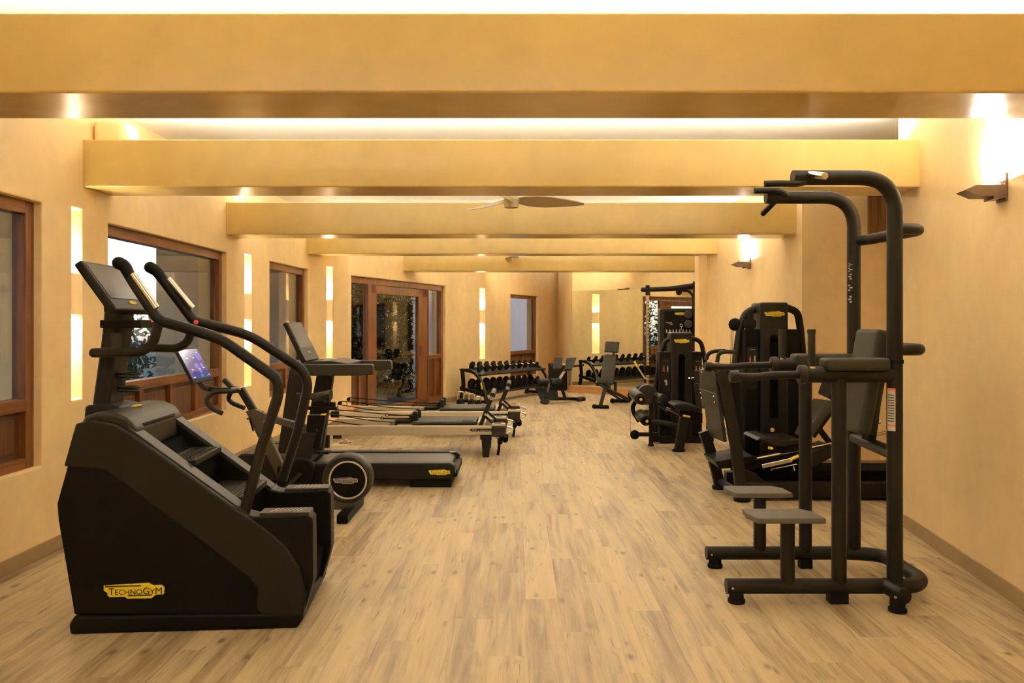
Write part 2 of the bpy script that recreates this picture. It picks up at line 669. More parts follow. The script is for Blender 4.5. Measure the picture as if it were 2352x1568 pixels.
BARK = mat('bark', (0.09, 0.06, 0.035), 0.9, var=0.3, scale=12)
mm, nt, p_, o_ = newmat('mirror_silver')
p_.inputs['Base Color'].default_value = (0.82, 0.85, 0.78, 1)
p_.inputs['Metallic'].default_value = 1.0
p_.inputs['Roughness'].default_value = 0.012
MIRROR = mm


# ------------------------------------------------------------------ badge and lettering
_txt = {}


def text_mesh(body, key=None):
    """flat lettering as a mesh, 1 unit wide, centred, in the xy plane"""
    if body in _txt:
        return _txt[body]
    cu = bpy.data.curves.new('lettering', 'FONT')
    cu.body = body
    cu.small_caps_scale = 0.78
    if any(ch.islower() for ch in body) and any(ch.isupper() for ch in body) and key == 'caps':
        for i in range(len(body)):
            cu.body_format[i].use_small_caps = True
    ob = bpy.data.objects.new('lettering', cu)
    COL.objects.link(ob)
    bpy.context.view_layer.update()
    dg = bpy.context.evaluated_depsgraph_get()
    me = bpy.data.meshes.new_from_object(ob.evaluated_get(dg))
    bpy.data.objects.remove(ob)
    co = [v.co.copy() for v in me.vertices]
    x0, x1 = min(c.x for c in co), max(c.x for c in co)
    y0, y1 = min(c.y for c in co), max(c.y for c in co)
    vs = [((c.x - (x0 + x1) / 2) / (x1 - x0), (c.y - (y0 + y1) / 2) / (x1 - x0)) for c in co]
    fs = [tuple(p.vertices) for p in me.polygons]
    bpy.data.meshes.remove(me)
    _txt[body] = (vs, fs, (y1 - y0) / (x1 - x0))
    return _txt[body]


def lettering(t, body, c, u, v, width, m, parent=None, key=None, ysc=1.0, name='lettering'):
    vs, fs, asp = text_mesh(body, key)
    u, v = V(u).normalized(), V(v).normalized()
    n = u.cross(v)
    me = bpy.data.meshes.new(name)
    me.from_pydata([tuple(V(c) + u * (x * width) + v * (y * width * ysc) + n * 0.0015) for (x, y) in vs], [], fs)
    me.materials.append(m)
    return t.part(name, me, None, parent)


BADGE = [(0.0, -0.03), (0.74, 0.0), (0.82, -0.045), (0.95, -0.04), (1.0, -0.085), (0.99, -0.2), (0.86, -0.205), (0.79, -0.262),
         (0.39, -0.262), (0.345, -0.225), (0.10, -0.228), (0.06, -0.2), (0.065, -0.16), (0.0, -0.11)]


def badge(t, c, u, v, w, plate=None, ink=None, parent=None, letters=True):
    """maker's badge: c = left upper corner, u to the right, v up"""
    plate, ink = plate or YELLOW, ink or INK
    u, v = V(u).normalized(), V(v).normalized()
    n = u.cross(v)
    c = V(c) + n * 0.004
    o = t.part('badge', MB().slab([c + u * (x * w) + v * (y * w) for (x, y) in reversed(BADGE)], 0.005), plate, parent)
    # slab extrudes against the face normal; put the thickness behind the print side
    if letters:
        f = c + n * 0.006
        lettering(t, 'TechnoGyM', f + u * (0.53 * w) + v * (-0.128 * w), u, v, 0.88 * w, ink, o, 'caps', 1.0)
        b = MB()
        for (x0, x1, y) in ((0.03, 0.62, -0.05), (0.40, 0.80, -0.213)):
            b.slab([f + u * (x0 * w) + v * (y * w), f + u * (x1 * w) + v * (y * w), f + u * (x1 * w) + v * ((y + 0.02) * w), f + u * (x0 * w) + v * ((y + 0.02) * w)], 0.001)
        t.part('badge_line', b, ink, o)
    return o


# ------------------------------------------------------------------ the room shell
H = 3.12                                   # ceiling
WL = [(-3.04, -3.0), (-3.055, 9.62), (-2.945, 11.55), (-2.50, 12.02), (-1.235, 15.64), (1.078, 20.77), (1.276, 18.02), (4.30, 15.54)]
WR = [(4.30, 15.54), (4.30, 11.95), (2.66, 11.95), (2.86, 11.40), (2.97, 8.35), (4.30, 8.35), (4.30, 6.10), (2.90, 6.10), (2.17, 0.0), (2.16, -3.0), (-3.04, -3.0)]


def frame(P, Q):
    """local frame of a wall: x along the wall, y outwards, interior on the right-hand side of P->Q"""
    return T.__new__(T), math.atan2(Q[1] - P[1], Q[0] - P[0])


class WF:
    """wall frame used only for measuring"""

    def __init__(s, P, Q):
        s.P, s.ang = P, math.atan2(Q[1] - P[1], Q[0] - P[0])
        s.L = math.hypot(Q[0] - P[0], Q[1] - P[1])
        s.M = Matrix.Translation((P[0], P[1], 0)) @ Matrix.Rotation(s.ang, 4, 'Z')
        s.I = s.M.inverted()
        s.R = s.I.to_3x3()

    at = T.at

    def u(s, px, d=0.0):
        return s.at(px, 700, d).x


def wall(name, P, Q, opens=(), niches=(), th=0.30, nd=0.11, label=None, h=H, ext=(0, 0), ends=(False, False)):
    f = WF(P, Q)
    us = sorted({-ext[0], f.L + ext[1]} | {q for o in list(opens) + list(niches) for q in o[:2]})
    zs = sorted({0.0, h} | {max(0.0, q) for o in list(opens) + list(niches) for q in o[2:4]})
    ds = [0.0, nd, th]
    nu, ndp, nz = len(us) - 1, 2, len(zs) - 1

    def solid(i, j, k):
        if not (0 <= i < nu and 0 <= j < ndp and 0 <= k < nz):
            return False
        uc, zc = (us[i] + us[i + 1]) / 2, (zs[k] + zs[k + 1]) / 2
        for o in opens:
            if o[0] < uc < o[1] and o[2] < zc < o[3]:
                return False
        if j == 0:
            for o in niches:
                if o[0] < uc < o[1] and o[2] < zc < o[3]:
                    return False
        return True

    bm = bmesh.new()
    cache = {}

    def vv(i, j, k):
        if (i, j, k) not in cache:
            cache[(i, j, k)] = bm.verts.new((us[i], ds[j], zs[k]))
        return cache[(i, j, k)]

    for i in range(nu):
        for j in range(ndp):
            for k in range(nz):
                if not solid(i, j, k):
                    continue
                for (di, dj, dk, q) in ((-1, 0, 0, [(0, 0, 0), (0, 0, 1), (0, 1, 1), (0, 1, 0)]), (1, 0, 0, [(1, 0, 0), (1, 1, 0), (1, 1, 1), (1, 0, 1)]),
                                        (0, -1, 0, [(0, 0, 0), (1, 0, 0), (1, 0, 1), (0, 0, 1)]), (0, 1, 0, [(0, 1, 0), (0, 1, 1), (1, 1, 1), (1, 1, 0)]),
                                        (0, 0, -1, [(0, 0, 0), (0, 1, 0), (1, 1, 0), (1, 0, 0)]), (0, 0, 1, [(0, 0, 1), (1, 0, 1), (1, 1, 1), (0, 1, 1)])):
                    if not solid(i + di, j + dj, k + dk):
                        bm.faces.new([vv(i + a, j + b, k + c) for (a, b, c) in q])
    bmesh.ops.recalc_face_normals(bm, faces=bm.faces)
    es = [e for e in bm.edges if len(e.link_faces) == 2 and e.calc_face_angle(0) > 0.5 and all(v.co.y < th - 0.01 for v in e.verts) and all(0.01 < v.co.z < h - 0.01 or abs(e.verts[0].co.z - e.verts[1].co.z) > 0.01 for v in e.verts)]
    es = [e for e in es if not all(len([q for q in v.link_edges]) > 6 for v in e.verts)]
    es = [e for e in es if all((v.co.x > 0.001 or ends[0]) and (v.co.x < f.L - 0.001 or ends[1]) for v in e.verts)]
    try:
        bmesh.ops.bevel(bm, geom=es, offset=0.018, segments=3, affect='EDGES', profile=0.5, clamp_overlap=True)
    except Exception:
        pass
    me = bpy.data.meshes.new(name)
    bm.to_mesh(me)
    bm.free()
    me.materials.append(PLASTER)
    me.polygons.foreach_set('use_smooth', [True] * len(me.polygons))
    me.set_sharp_from_angle(angle=math.radians(40))
    o = bpy.data.objects.new(name, me)
    COL.objects.link(o)
    o.location = (P[0], P[1], 0)
    o.rotation_euler = (0, 0, f.ang)
    tag(o, label, 'wall', None, 'structure')
    return f, o


def skirting(name, P, Q, gaps=(), label=None):
    f = WF(P, Q)
    b = MB()
    q = 0.0
    for (g0, g1) in sorted(gaps) + [(f.L, f.L)]:
        if g0 - q > 0.02:
            b.span(q, g0, -0.014, 0.0, 0.0, 0.095, 0.004)
        q = g1
    t = T(name, label, 'baseboard', P[0], P[1], f.ang, 0, None, 'structure', b, BASEB)
    return t


# openings measured on the photograph
l1, l2, l3, l4, l5, l7, l6 = [WF(WL[i], WL[i + 1]) for i in range(7)]
RC = 0.055
W1 = (l1.u(97) - 1.75, l1.u(97), 0.585, 2.285)
W2 = (l1.u(252) - 0.02, l1.u(521), 0.595, 2.262)
W3 = (l2.u(620), l2.u(708), 0.59, 2.285)
N1 = (l1.u(165), l1.u(189), 0.98, 2.31)
N2 = (l1.u(562), l1.u(578), 0.80, 2.30)
N3 = (l3.u(751), l3.u(764), 0.80, 2.34)
D1 = (l4.u(808), l4.u(1024), 0.0, 2.235)
N4 = (l5.u(1102.5), l5.u(1114), 0.79, 2.25)
W4 = (l5.u(1173), l5.u(1236), 0.30, 2.18)
W0 = (0.4, 2.6, 0.585, 2.285)
wall('wall_left', WL[0], WL[1], [W0, W1, W2], [N1, N2], label='long ochre plaster wall with large windows on the left')
wall('wall_left_middle', WL[1], WL[2], [W3], label='ochre plaster wall piece around the narrow window')
wall('wall_left_far', WL[2], WL[3], [], [N3], label='ochre plaster wall piece left of the glass door')
wall('wall_door', WL[3], WL[4], [D1], label='slanted ochre plaster wall holding the glass door')
wall('wall_back', WL[4], WL[5], [W4], [N4], label='far ochre plaster wall behind the dumbbell rack')
wall('wall_mirror_return', WL[5], WL[6], label='short plaster return between far wall and mirror')
wall('wall_mirror', WL[6], WL[7], label='slanted ochre plaster wall behind the mirror')
wall('wall_far_right', WR[0], WR[1], label='plaster wall hidden behind the cable machine')
wall('wall_far_return', WR[1], WR[2], label='plaster return wall at the end of the right pier')
wall('wall_pier_end', WR[2], WR[3], label='narrow plaster end of the far right pier')
wall('wall_right_far', WR[3], WR[4], ends=(False, True), label='right plaster wall with the small far uplight')
wall('wall_alcove_back', WR[4], WR[5], label='alcove plaster wall behind the leg press machine')
wall('wall_alcove_side', WR[5], WR[6], label='outer side wall of the alcove')
wall('wall_alcove_return', WR[6], WR[7], label='alcove wall turned away behind the near right wall')
wall('wall_right', WR[7], WR[8], ends=(True, False), label='near right plaster wall with the large bronze uplight')
wall('wall_right_rear', WR[8], WR[9], label='right plaster wall behind the camera')
wall('wall_rear', WR[9], WR[10], label='plaster wall behind the camera')

skirting('baseboard_left', WL[0], WL[1], label='tan skirting along the left wall')
skirting('baseboard_left_middle', WL[1], WL[2], label='tan skirting below the narrow window')
skirting('baseboard_left_far', WL[2], WL[3], label='tan skirting left of the glass door')
skirting('baseboard_door', WL[3], WL[4], [(D1[0], D1[1])], label='tan skirting beside the glass door')
skirting('baseboard_back', WL[4], WL[5], label='tan skirting behind the dumbbell rack')
skirting('baseboard_right_far', WR[3], WR[4], label='tan skirting on the far right wall')
skirting('baseboard_alcove', WR[4], WR[5], label='tan skirting on the alcove wall behind the leg press')
skirting('baseboard_right', WR[7], WR[8], label='tan skirting along the near right wall')

# ceiling: white slab above the beams
cb = MB()
cb.span(-3.4, 4.7, -3.3, 19.4, H, H + 0.15)
single('ceiling', cb, WHITEP, 'white plaster ceiling glowing between the beams', 'ceiling', kind='structure')

# beams: (front y, depth, underside z, left end, right end)
BEAMS = [(-2.2, 0.42, 2.47, -3.1, 2.2), (0.35, 0.42, 2.47, -3.1, 2.3), (3.37, 0.43, 2.47, -3.12, 2.72), (5.68, 0.41, 2.47, -3.12, 3.02), (8.50, 0.40, 2.449, -3.12, 3.05), (11.40, 0.36, 2.498, -3.02, 2.92), (13.72, 0.40, 2.412, -2.02, 4.4), (16.7, 0.30, 2.64, -0.95, 2.95)]  # last beam is added out of sight, its strip brightens the far bay
BLAB = ['beam behind the camera', 'beam above the camera', 'wide ochre plaster beam across the top of the photo', 'second ochre plaster beam from the top with lit ceiling above',
        'third ochre beam seen behind the ceiling fan', 'fourth ochre beam across the room, thin from here', 'far ochre beam ending above the glass door', 'short beam added out of sight behind the far beam to light the far bay']
CF = [1.0, 1.0, 0.62, 0.92, 1.1, 1.25, 1.3, 2.6]
for i, (y, d, z0, xa, xb) in enumerate(BEAMS):
    zt = 2.805 if i < 4 else 2.79 if i == 4 else 2.80
    b = MB().span(xa, xb, y, y + d, z0, zt, 0.012, 3)
    o = single('ceiling_beam', b, BEAMP, BLAB[i], 'beam', kind='structure')
    # LED channel lying on top of the beam
    s = MB().span(xa + 0.25, xb - 0.25, y + d * 0.62, y + d * 0.62 + 0.05, zt + 0.001, zt + 0.012)
    so = bpy.data.objects.new('led_strip', s.mesh('led_strip', STRIP))
    COL.objects.link(so)
    so.parent = o
    area_light('cove_light', ((xa + xb) / 2, y + d * 0.62 + 0.025, zt + 0.03), (PI - 0.15, 0, 0), (xb - xa) - 0.5, 0.08, COVE_W * CF[i] * ((xb - xa) / 6.0), COVE_C)
    if i == 3:
        c = MB().box((-2.93, y + 0.24, 2.88), (0.24, 0.26, 0.20), None, 0.07, 4)
        co = bpy.data.objects.new('corbel', c.mesh('corbel', PLASTER))
        COL.objects.link(co)
        co.parent = o

# floor: subfloor + individual planks
POLY = WL + WR[1:]


def inside(x, y):
    c = False
    n = len(POLY)
    for i in range(n):
        (x1, y1), (x2, y2) = POLY[i], POLY[(i + 1) % n]
        if (y1 > y) != (y2 > y) and x < (x2 - x1) * (y - y1) / (y2 - y1) + x1:
            c = not c
    return c


fl = single('floor', MB().span(-3.4, 4.7, -3.3, 19.3, -0.10, -0.010), SUBFLOOR, 'pale oak plank floor running the length of the room', 'floor', kind='structure')
g = 0.00012
pb = bmesh.new()
c_ = 0.0004
lo = [pb.verts.new(v) for v in ((g, g, -0.010), (PW - g, g, -0.010), (PW - g, PL - g, -0.010), (g, PL - g, -0.010))]
md = [pb.verts.new(v) for v in ((g, g, -c_), (PW - g, g, -c_), (PW - g, PL - g, -c_), (g, PL - g, -c_))]
hi = [pb.verts.new(v) for v in ((g + c_, g + c_, 0), (PW - g - c_, g + c_, 0), (PW - g - c_, PL - g - c_, 0), (g + c_, PL - g - c_, 0))]
for A, B in ((lo, md), (md, hi)):
    for k in range(4):
        pb.faces.new((A[k], A[(k + 1) % 4], B[(k + 1) % 4], B[k]))
pb.faces.new(hi)
pme = bpy.data.meshes.new('plank')
pb.to_mesh(pme)
pb.free()
pme.materials.append(PLANK)
planks = []
for row in range(-19, 26):
    off = (((row + 200) * 0.381966) % 1.0) * PL
    for col in range(-3, 18):
        x0, y0 = row * PW + PX0, col * PL - off
        cx, cy = x0 + PW / 2, y0 + PL / 2
        if not any(inside(cx + a, cy + b) for a in (-0.2, 0, 0.2) for b in (-0.75, 0, 0.75)):
            continue
        yy = min(max(cy + 0.3, 0.5), 99)
        vis = y0 + PL > 3.3 and abs((F * cx / yy) + CX - 1176) < 1176 + 120
        planks.append((0 if vis else 1, cy, x0, y0))
planks.sort()
rest = MB()
pv = [v.co.copy() for v in pme.vertices]
pf = [tuple(q.vertices) for q in pme.polygons]
for i, (nv, cy, x0, y0) in enumerate(planks):
    if i < 300:
        o = bpy.data.objects.new('plank', pme)
        COL.objects.link(o)
        o.parent = fl
        o.location = (x0, y0, 0)
    else:
        vs = [rest.bm.verts.new((v.x + x0, v.y + y0, v.z)) for v in pv]
        for q in pf:
            rest.bm.faces.new([vs[k] for k in q])
ro = bpy.data.objects.new('plank_field', rest.mesh('plank_field', PLANK, False))
COL.objects.link(ro)
ro.parent = fl
ro['kind'] = 'stuff'


# ------------------------------------------------------------------ windows and doors
def window(n, wf, W, zsill, label, panels=2, frost=False, stile=0.085, rc=RC):
    u0, u1, z0, z1 = W
    d0, d1 = rc, rc + 0.09
    fb = MB()
    fb.span(u0 - 0.005, u0 + stile, d0, d1, z0, z1, 0.006).span(u1 - stile, u1 + 0.005, d0, d1, z0, z1, 0.006)
    t = T('window_%d' % n, label, 'window', wf.P[0], wf.P[1], wf.ang, 0, None, 'structure', fb, WOODV)
    t.part('head_rail', MB().span(u0 + stile, u1 - stile, d0, d1, z1 - stile, z1 + 0.004, 0.006), WOODH)
    t.part('bottom_rail', MB().span(u0 + stile, u1 - stile, d0, d1, z0 - 0.004, z0 + stile * 0.8, 0.006), WOODH)
    t.part('middle_rail', MB().span(u0 + stile, u1 - stile, d0 - 0.008, d1, zsill - 0.05, zsill + 0.03, 0.006), WOODH)
    t.part('pane', MB().span(u0 + stile - 0.01, u1 - stile + 0.01, d0 + 0.05, d0 + 0.058, zsill + 0.02, z1 - stile + 0.01), FROST if frost else GLASS)
    a, b = u0 + stile, u1 - stile
    w = (b - a) / panels
    for k in range(panels):
        x0, x1 = a + k * w, a + (k + 1) * w
        p = t.part('panel', MB().span(x0, x1, d0 + 0.04, d0 + 0.06, z0 + stile * 0.8, zsill - 0.05, 0.003), WOODP)
        if k:
            t.part('muntin', MB().span(x0 - 0.035, x0 + 0.035, d0, d1, z0 + stile * 0.8, zsill - 0.05, 0.005), WOODV)
        t.part('raised_field', MB().span(x0 + 0.07, x1 - 0.07, d0 + 0.026, d0 + 0.05, z0 + stile * 0.8 + 0.04, zsill - 0.09, 0.008), WOODP, p)
    return t


window(1, l1, W1, 1.0, 'dark wood window cut by the left edge of the photo', 3)
window(2, l1, W2, 1.01, 'wide dark wood window behind the stair climber', 4)
window(3, l2, W3, 0.97, 'narrow dark wood window behind the treadmill screen', 2)
window(4, l5, W4, 0.86, 'far wood window above the dumbbell rack', 2, False, 0.075)
window(5, l1, W0, 1.0, 'dark wood window behind the camera', 3)

# glazed door with sidelights
u0, u1, z1 = D1[0], D1[1], D1[3]
ua, ub = l4.u(846, RC), l4.u(866, RC)      # mullion between left sidelight and leaf
uc, ud = l4.u(963, RC), l4.u(983, RC)      # right stile of the leaf
fb = MB()
d0, d1 = RC, RC + 0.10
fb.span(u0 - 0.005, u0 + 0.07, d0, d1, 0, z1, 0.006).span(u1 - 0.09, u1 + 0.005, d0, d1, 0, z1, 0.006).span(u0, u1, d0, d1, z1 - 0.10, z1 + 0.004, 0.006)
fb.span(ua, ua + 0.11, d0, d1, 0, z1 - 0.1, 0.006).span(ud, ud + 0.05, d0, d1, 0, z1 - 0.1, 0.006)
dr = T('door_1', 'wide glazed wooden door with sidelights at the far left', 'door', l4.P[0], l4.P[1], l4.ang, 0, None, 'structure', fb, WOODV)
lf = MB()
la, lb = ua + 0.11, ud
lf.span(la, la + (ub - ua - 0.10 if ub - ua > 0.16 else 0.08), d0 + 0.012, d1 - 0.02, 0.01, z1 - 0.105, 0.006).span(uc, lb, d0 + 0.012, d1 - 0.02, 0.01, z1 - 0.105, 0.006)
lf.span(la, lb, d0 + 0.012, d1 - 0.02, 0.01, 0.16, 0.006).span(la, lb, d0 + 0.012, d1 - 0.02, z1 - 0.24, z1 - 0.105, 0.006)
leaf = dr.part('door_leaf', lf, WOODV)
dr.part('pane', MB().span(la + 0.05, uc + 0.02, d0 + 0.04, d0 + 0.05, 0.15, z1 - 0.23), GLASS, leaf)
dr.part('handle', MB().cyl((uc + 0.08, d0 - 0.045, 1.02), (uc - 0.03, d0 - 0.045, 1.02), 0.011).cyl((uc + 0.07, d0 + 0.01, 1.02), (uc + 0.07, d0 - 0.045, 1.02), 0.012).span(uc + 0.05, uc + 0.09, d0, d0 + 0.013, 0.92, 1.12), BRONZE, leaf)
for (a, b, fr) in ((u0 + 0.07, ua, False), (ud + 0.05, u1 - 0.09, True)):
    dr.part('pane', MB().span(a - 0.01, b + 0.01, d0 + 0.045, d0 + 0.055, 0.93, z1 - 0.095), GLASS)
    dr.part('sill_rail', MB().span(a, b, d0, d1, 0.86, 0.94, 0.006), WOODH)
    dr.part('bottom_rail', MB().span(a, b, d0, d1, 0.0, 0.16, 0.006), WOODH)
    mid = (a + b) / 2
    for (x0, x1) in ((a, mid), (mid, b)):
        p = dr.part('panel', MB().span(x0, x1, d0 + 0.04, d0 + 0.06, 0.16, 0.86, 0.003), WOODP)
        dr.part('raised_field', MB().span(x0 + 0.05, x1 - 0.05, d0 + 0.026, d0 + 0.05, 0.22, 0.80, 0.008), WOODP, p)
    dr.part('muntin', MB().span(mid - 0.03, mid + 0.03, d0, d1, 0.16, 0.86, 0.005), WOODV)

# mirror on the slanted wall
ma, mz0, mz1 = 0.004, 0.145, 2.245
mend = l6.L - 0.03
mt = T('wall_mirror_glass', 'large frameless mirror on the slanted wall reflecting the rack', 'mirror', l6.P[0], l6.P[1], l6.ang)
cuts = [ma, ma + (mend - ma) * 0.47, mend]
cuts[1] = l6.u(1474)
for k in range(2):
    mt.part('mirror_panel', MB().span(cuts[k] + (0.0 if k == 0 else 0.002), cuts[k + 1] - 0.002, -0.022, -0.001, mz0 + 0.002, mz1), MIRROR)
mt.part('clip', MB().span(l6.u(1420), l6.u(1436), -0.03, -0.001, mz1 - 0.012, mz1 + 0.02, 0.003).span(l6.u(1437), l6.u(1446), -0.034, -0.001, mz1 - 0.005, mz1 + 0.03, 0.003), BRONZE)
pl = T('mirror_plinth', 'low brown wooden plinth under the wall mirror', 'plinth', l6.P[0], l6.P[1], l6.ang)
pl.part('front_board', MB().span(ma + 0.0, mend, -0.18, -0.163, 0.0, 0.128, 0.003), PLINTH)
pl.part('top_board', MB().span(ma + 0.0, mend, -0.19, -0.001, 0.128, 0.144, 0.003), PLINTH)
for px in (1362, 1440, 1520):
    uu = l6.u(px, -0.17)
    pl.part('batten', MB().span(uu - 0.03, uu + 0.03, -0.193, -0.18, 0.0, 0.128, 0.003), PLINTH)


# niche lamps: recess in the wall, stone block, lamps above and below the block
def niche(wf, Nn, zb0, zb1, label, nd=0.11):
    a, b = Nn[0], Nn[1]
    t = T('niche_lamp', label, 'wall lamp', wf.P[0], wf.P[1], wf.ang, 0, 'upright niche lamps with stone blocks')
    t.part('stone_block', MB().span(a + 0.002, b - 0.002, -0.004, nd - 0.002, zb0, zb1, 0.004), ONYX)
    m, w = (a + b) / 2, (b - a)
    t.part('upper_lamp', MB().span(m - w * 0.3, m + w * 0.3, 0.03, 0.075, zb1, zb1 + 0.012), LAMP)
    t.part('lower_lamp', MB().span(m - w * 0.3, m + w * 0.3, 0.03, 0.075, zb0 - 0.012, zb0), LAMP)
    area_light('niche_glow', (m, 0.05, zb1 + 0.02), (PI, 0, 0), w * 0.6, 0.05, NICHE_W, NICHE_C, t.o)
    area_light('niche_glow', (m, 0.05, zb0 - 0.02), (0, 0, 0), w * 0.6, 0.05, NICHE_W, NICHE_C, t.o)
    return t


niche(l1, N1, 1.57, 1.855, 'upright niche lamp beside the near left window, partly behind the stair climber')
niche(l1, N2, 1.56, 1.85, 'upright niche lamp between the wide and the narrow window')
niche(l3, N3, 1.555, 1.86, 'upright niche lamp between narrow window and glass door')
niche(l5, N4, 1.53, 1.806, 'upright niche lamp above the near end of the dumbbell rack')


# bronze uplights on the right wall
def uplight(P, Q, px, pz, label, k=1.0):
    wf = WF(P, Q)
    u = wf.u(px)
    t = T('wall_uplight', label, 'wall lamp', wf.P[0], wf.P[1], wf.ang, 0, 'bronze wall uplights')
    t.part('backplate', MB().span(u - 0.055, u + 0.055, -0.014, 0.0, pz - 0.075, pz + 0.075, 0.003), BRONZE)
    # wedge: outline in (protrusion, z), swept along the wall
    b2 = MB()
    for (hw, out) in ((0.06, [(0.010, 0.012), (0.165, 0.012), (0.225, -0.016), (0.155, -0.048), (0.075, -0.050), (0.075, -0.066), (0.010, -0.060)]),):
        vs0 = [b2.bm.verts.new((u - hw, -p, pz + z)) for (p, z) in out]
        vs1 = [b2.bm.verts.new((u + hw, -p, pz + z)) for (p, z) in out]
        b2.bm.faces.new(vs0)
        b2.bm.faces.new(list(reversed(vs1)))
        for i in range(len(out)):
            j = (i + 1) % len(out)
            b2.bm.faces.new((vs0[i], vs1[i], vs1[j], vs0[j]))
    t.part('wedge', b2, BRONZE)
    t.part('lamp', MB().span(u - 0.04, u + 0.04, -0.11, -0.03, pz + 0.012, pz + 0.022), LAMP)
    area_light('uplight_glow', (u, -0.075, pz + 0.035), (PI, 0, 0), 0.08, 0.08, UP_W * k, UP_C, t.o)
    return t


uplight(WR[7], WR[8], 2304, 2.255, 'large bronze wedge uplight on the near right wall')
uplight(WR[3], WR[4], 1722, 2.265, 'small far bronze wedge uplight left of the chin-up frame', 0.9)

# boards hung under the alcove ceiling and perforated strip beside it
hb = T('hanging_board', 'dark wooden board hanging high in the alcove behind the chin-up frame', 'board', 3.8, 8.2)
for k in range(4):
    x0 = hb.at(1995, 500, 0.0).x + k * 0.095
    hb.part('board_plank', MB().span(x0 + 0.001, x0 + 0.094, 0.0, 0.03, 2.405 + 0.008 * (k % 2), 3.1, 0.003), WOODD)
ps = T('perforated_strip', 'narrow black perforated strip at the edge of the right wall', 'wall panel', 3.6, 7.45)
p0, p1 = ps.at(2066, 590, 0), ps.at(2082, 700, 0)
ps.part('mesh_plate', MB().span(p0.x, p1.x + 0.05, 0, 0.02, p1.z, p0.z, 0.004), BLACK2)
for k in range(14):
    z = p1.z + (p0.z - p1.z) * (k + 0.5) / 14
    ps.part('slat', MB().span(p0.x - 0.006, p1.x + 0.05, -0.012, 0.0, z - 0.006, z + 0.006, 0.002), BLACK)
ps.part('bracket', MB().span(p1.x + 0.05, 4.3 - 3.6, 0.0, 0.02, p0.z - 0.06, p0.z - 0.02), BLACK2)


# ceiling fans
def fan(x, y, z, rots, label, R=0.66):
    t = T('ceiling_fan', label, 'fan', x, y, 0, z, 'sand coloured ceiling fans')
    t.part('rod', MB().cyl((0, 0, 0.05), (0, 0, H - z + 0.0), 0.014).lathe([(0.05, H - z - 0.05), (0.055, H - z - 0.001)], (0, 0, 0)), FANM)
    t.part('motor', MB().lathe([(0.03, -0.052), (0.062, -0.045), (0.066, -0.005), (0.075, 0.02), (0.05, 0.06), (0.02, 0.075)], (0, 0, 0)), FANM)
    for a in rots:
        b = MB()
        N = 10
        rings = []
        for i in range(N + 1):
            q = i / N
            r = 0.05 + (R - 0.05) * q
            w = 0.028 + 0.05 * math.sin(PI * min(1, q * 1.02) ** 0.8) * 1.0 if i < N else 0.012
            tw = 0.30 * (1 - q) + 0.30
            ca, sa = math.cos(a), math.sin(a)
            ring = []
            for (s, h) in ((-1, 0.004), (1, 0.004), (1, -0.004), (-1, -0.004)):
                lx, lz = s * w, -s * w * math.sin(tw) + h + 0.02 * (1 - q)
                ring.append(b.bm.verts.new((r * ca - lx * sa, r * sa + lx * ca, lz)))
            rings.append(ring)
        for A, B in zip(rings, rings[1:]):
            for k in range(4):
                b.bm.faces.new((A[k], A[(k + 1) % 4], B[(k + 1) % 4], B[k]))
        b.bm.faces.new(rings[0])
        b.bm.faces.new(rings[-1])
        t.part('blade', b, FANM, ang=60)


fan((1175 - CX) / F * 7.2, 7.2, EYE + (CY - 465) / F * 7.2, (0.13, 2.30, 4.42), 'sand coloured ceiling fan hanging in front of the third beam')
fan((1184 - CX) / F * 13.2, 13.2, EYE + (CY - 589) / F * 13.2 + 0.03, (3.9, 1.8, 6.0), 'far ceiling fan mostly hidden by the fourth beam')

# ------------------------------------------------------------------ outside: porch piers, ground, trees
single('ground', MB().span(-60, 60, -40, 80, -0.32, -0.2), GROUND, 'dark ground outside the windows', 'ground', kind='structure')
single('porch_pier', MB().span(-4.42, -3.42, 9.9, 10.3, -0.2, 3.6, 0.01), EXTW, 'grey rendered porch pier seen through the wide window', 'wall', 'porch piers', kind='structure')
single('porch_pier', MB().span(-4.3, -3.0, 12.45, 12.7, -0.2, 3.6, 0.01), EXTW, 'grey rendered porch pier seen through the narrow window', 'wall', 'porch piers', kind='structure')
single('porch_pier', MB().span(-4.6, -3.42, 6.0, 6.3, -0.2, 2.9, 0.01), EXTW, 'grey rendered porch pier seen through the near left window', 'wall', 'porch piers', kind='structure')
single('added_porch_roof', MB().span(-5.0, -3.36, -3, 13.9, 2.62, 2.8), EXTW, 'porch roof added above the left windows to block sky light', 'roof', kind='structure')  # roof added to keep sky light off the left windows
cw = math.atan2(6.2, 5.0)
CWALL = plaster('courtyard_render', (0.70, 0.63, 0.64), 0.8)
single('courtyard_wall', MB().box((-0.75, 23.0, 1.6), (10.5, 0.25, 3.6), Matrix.Rotation(cw, 3, 'Z'), 0.01), CWALL, 'pale courtyard wall seen through the far window and sidelight', 'wall', kind='structure')


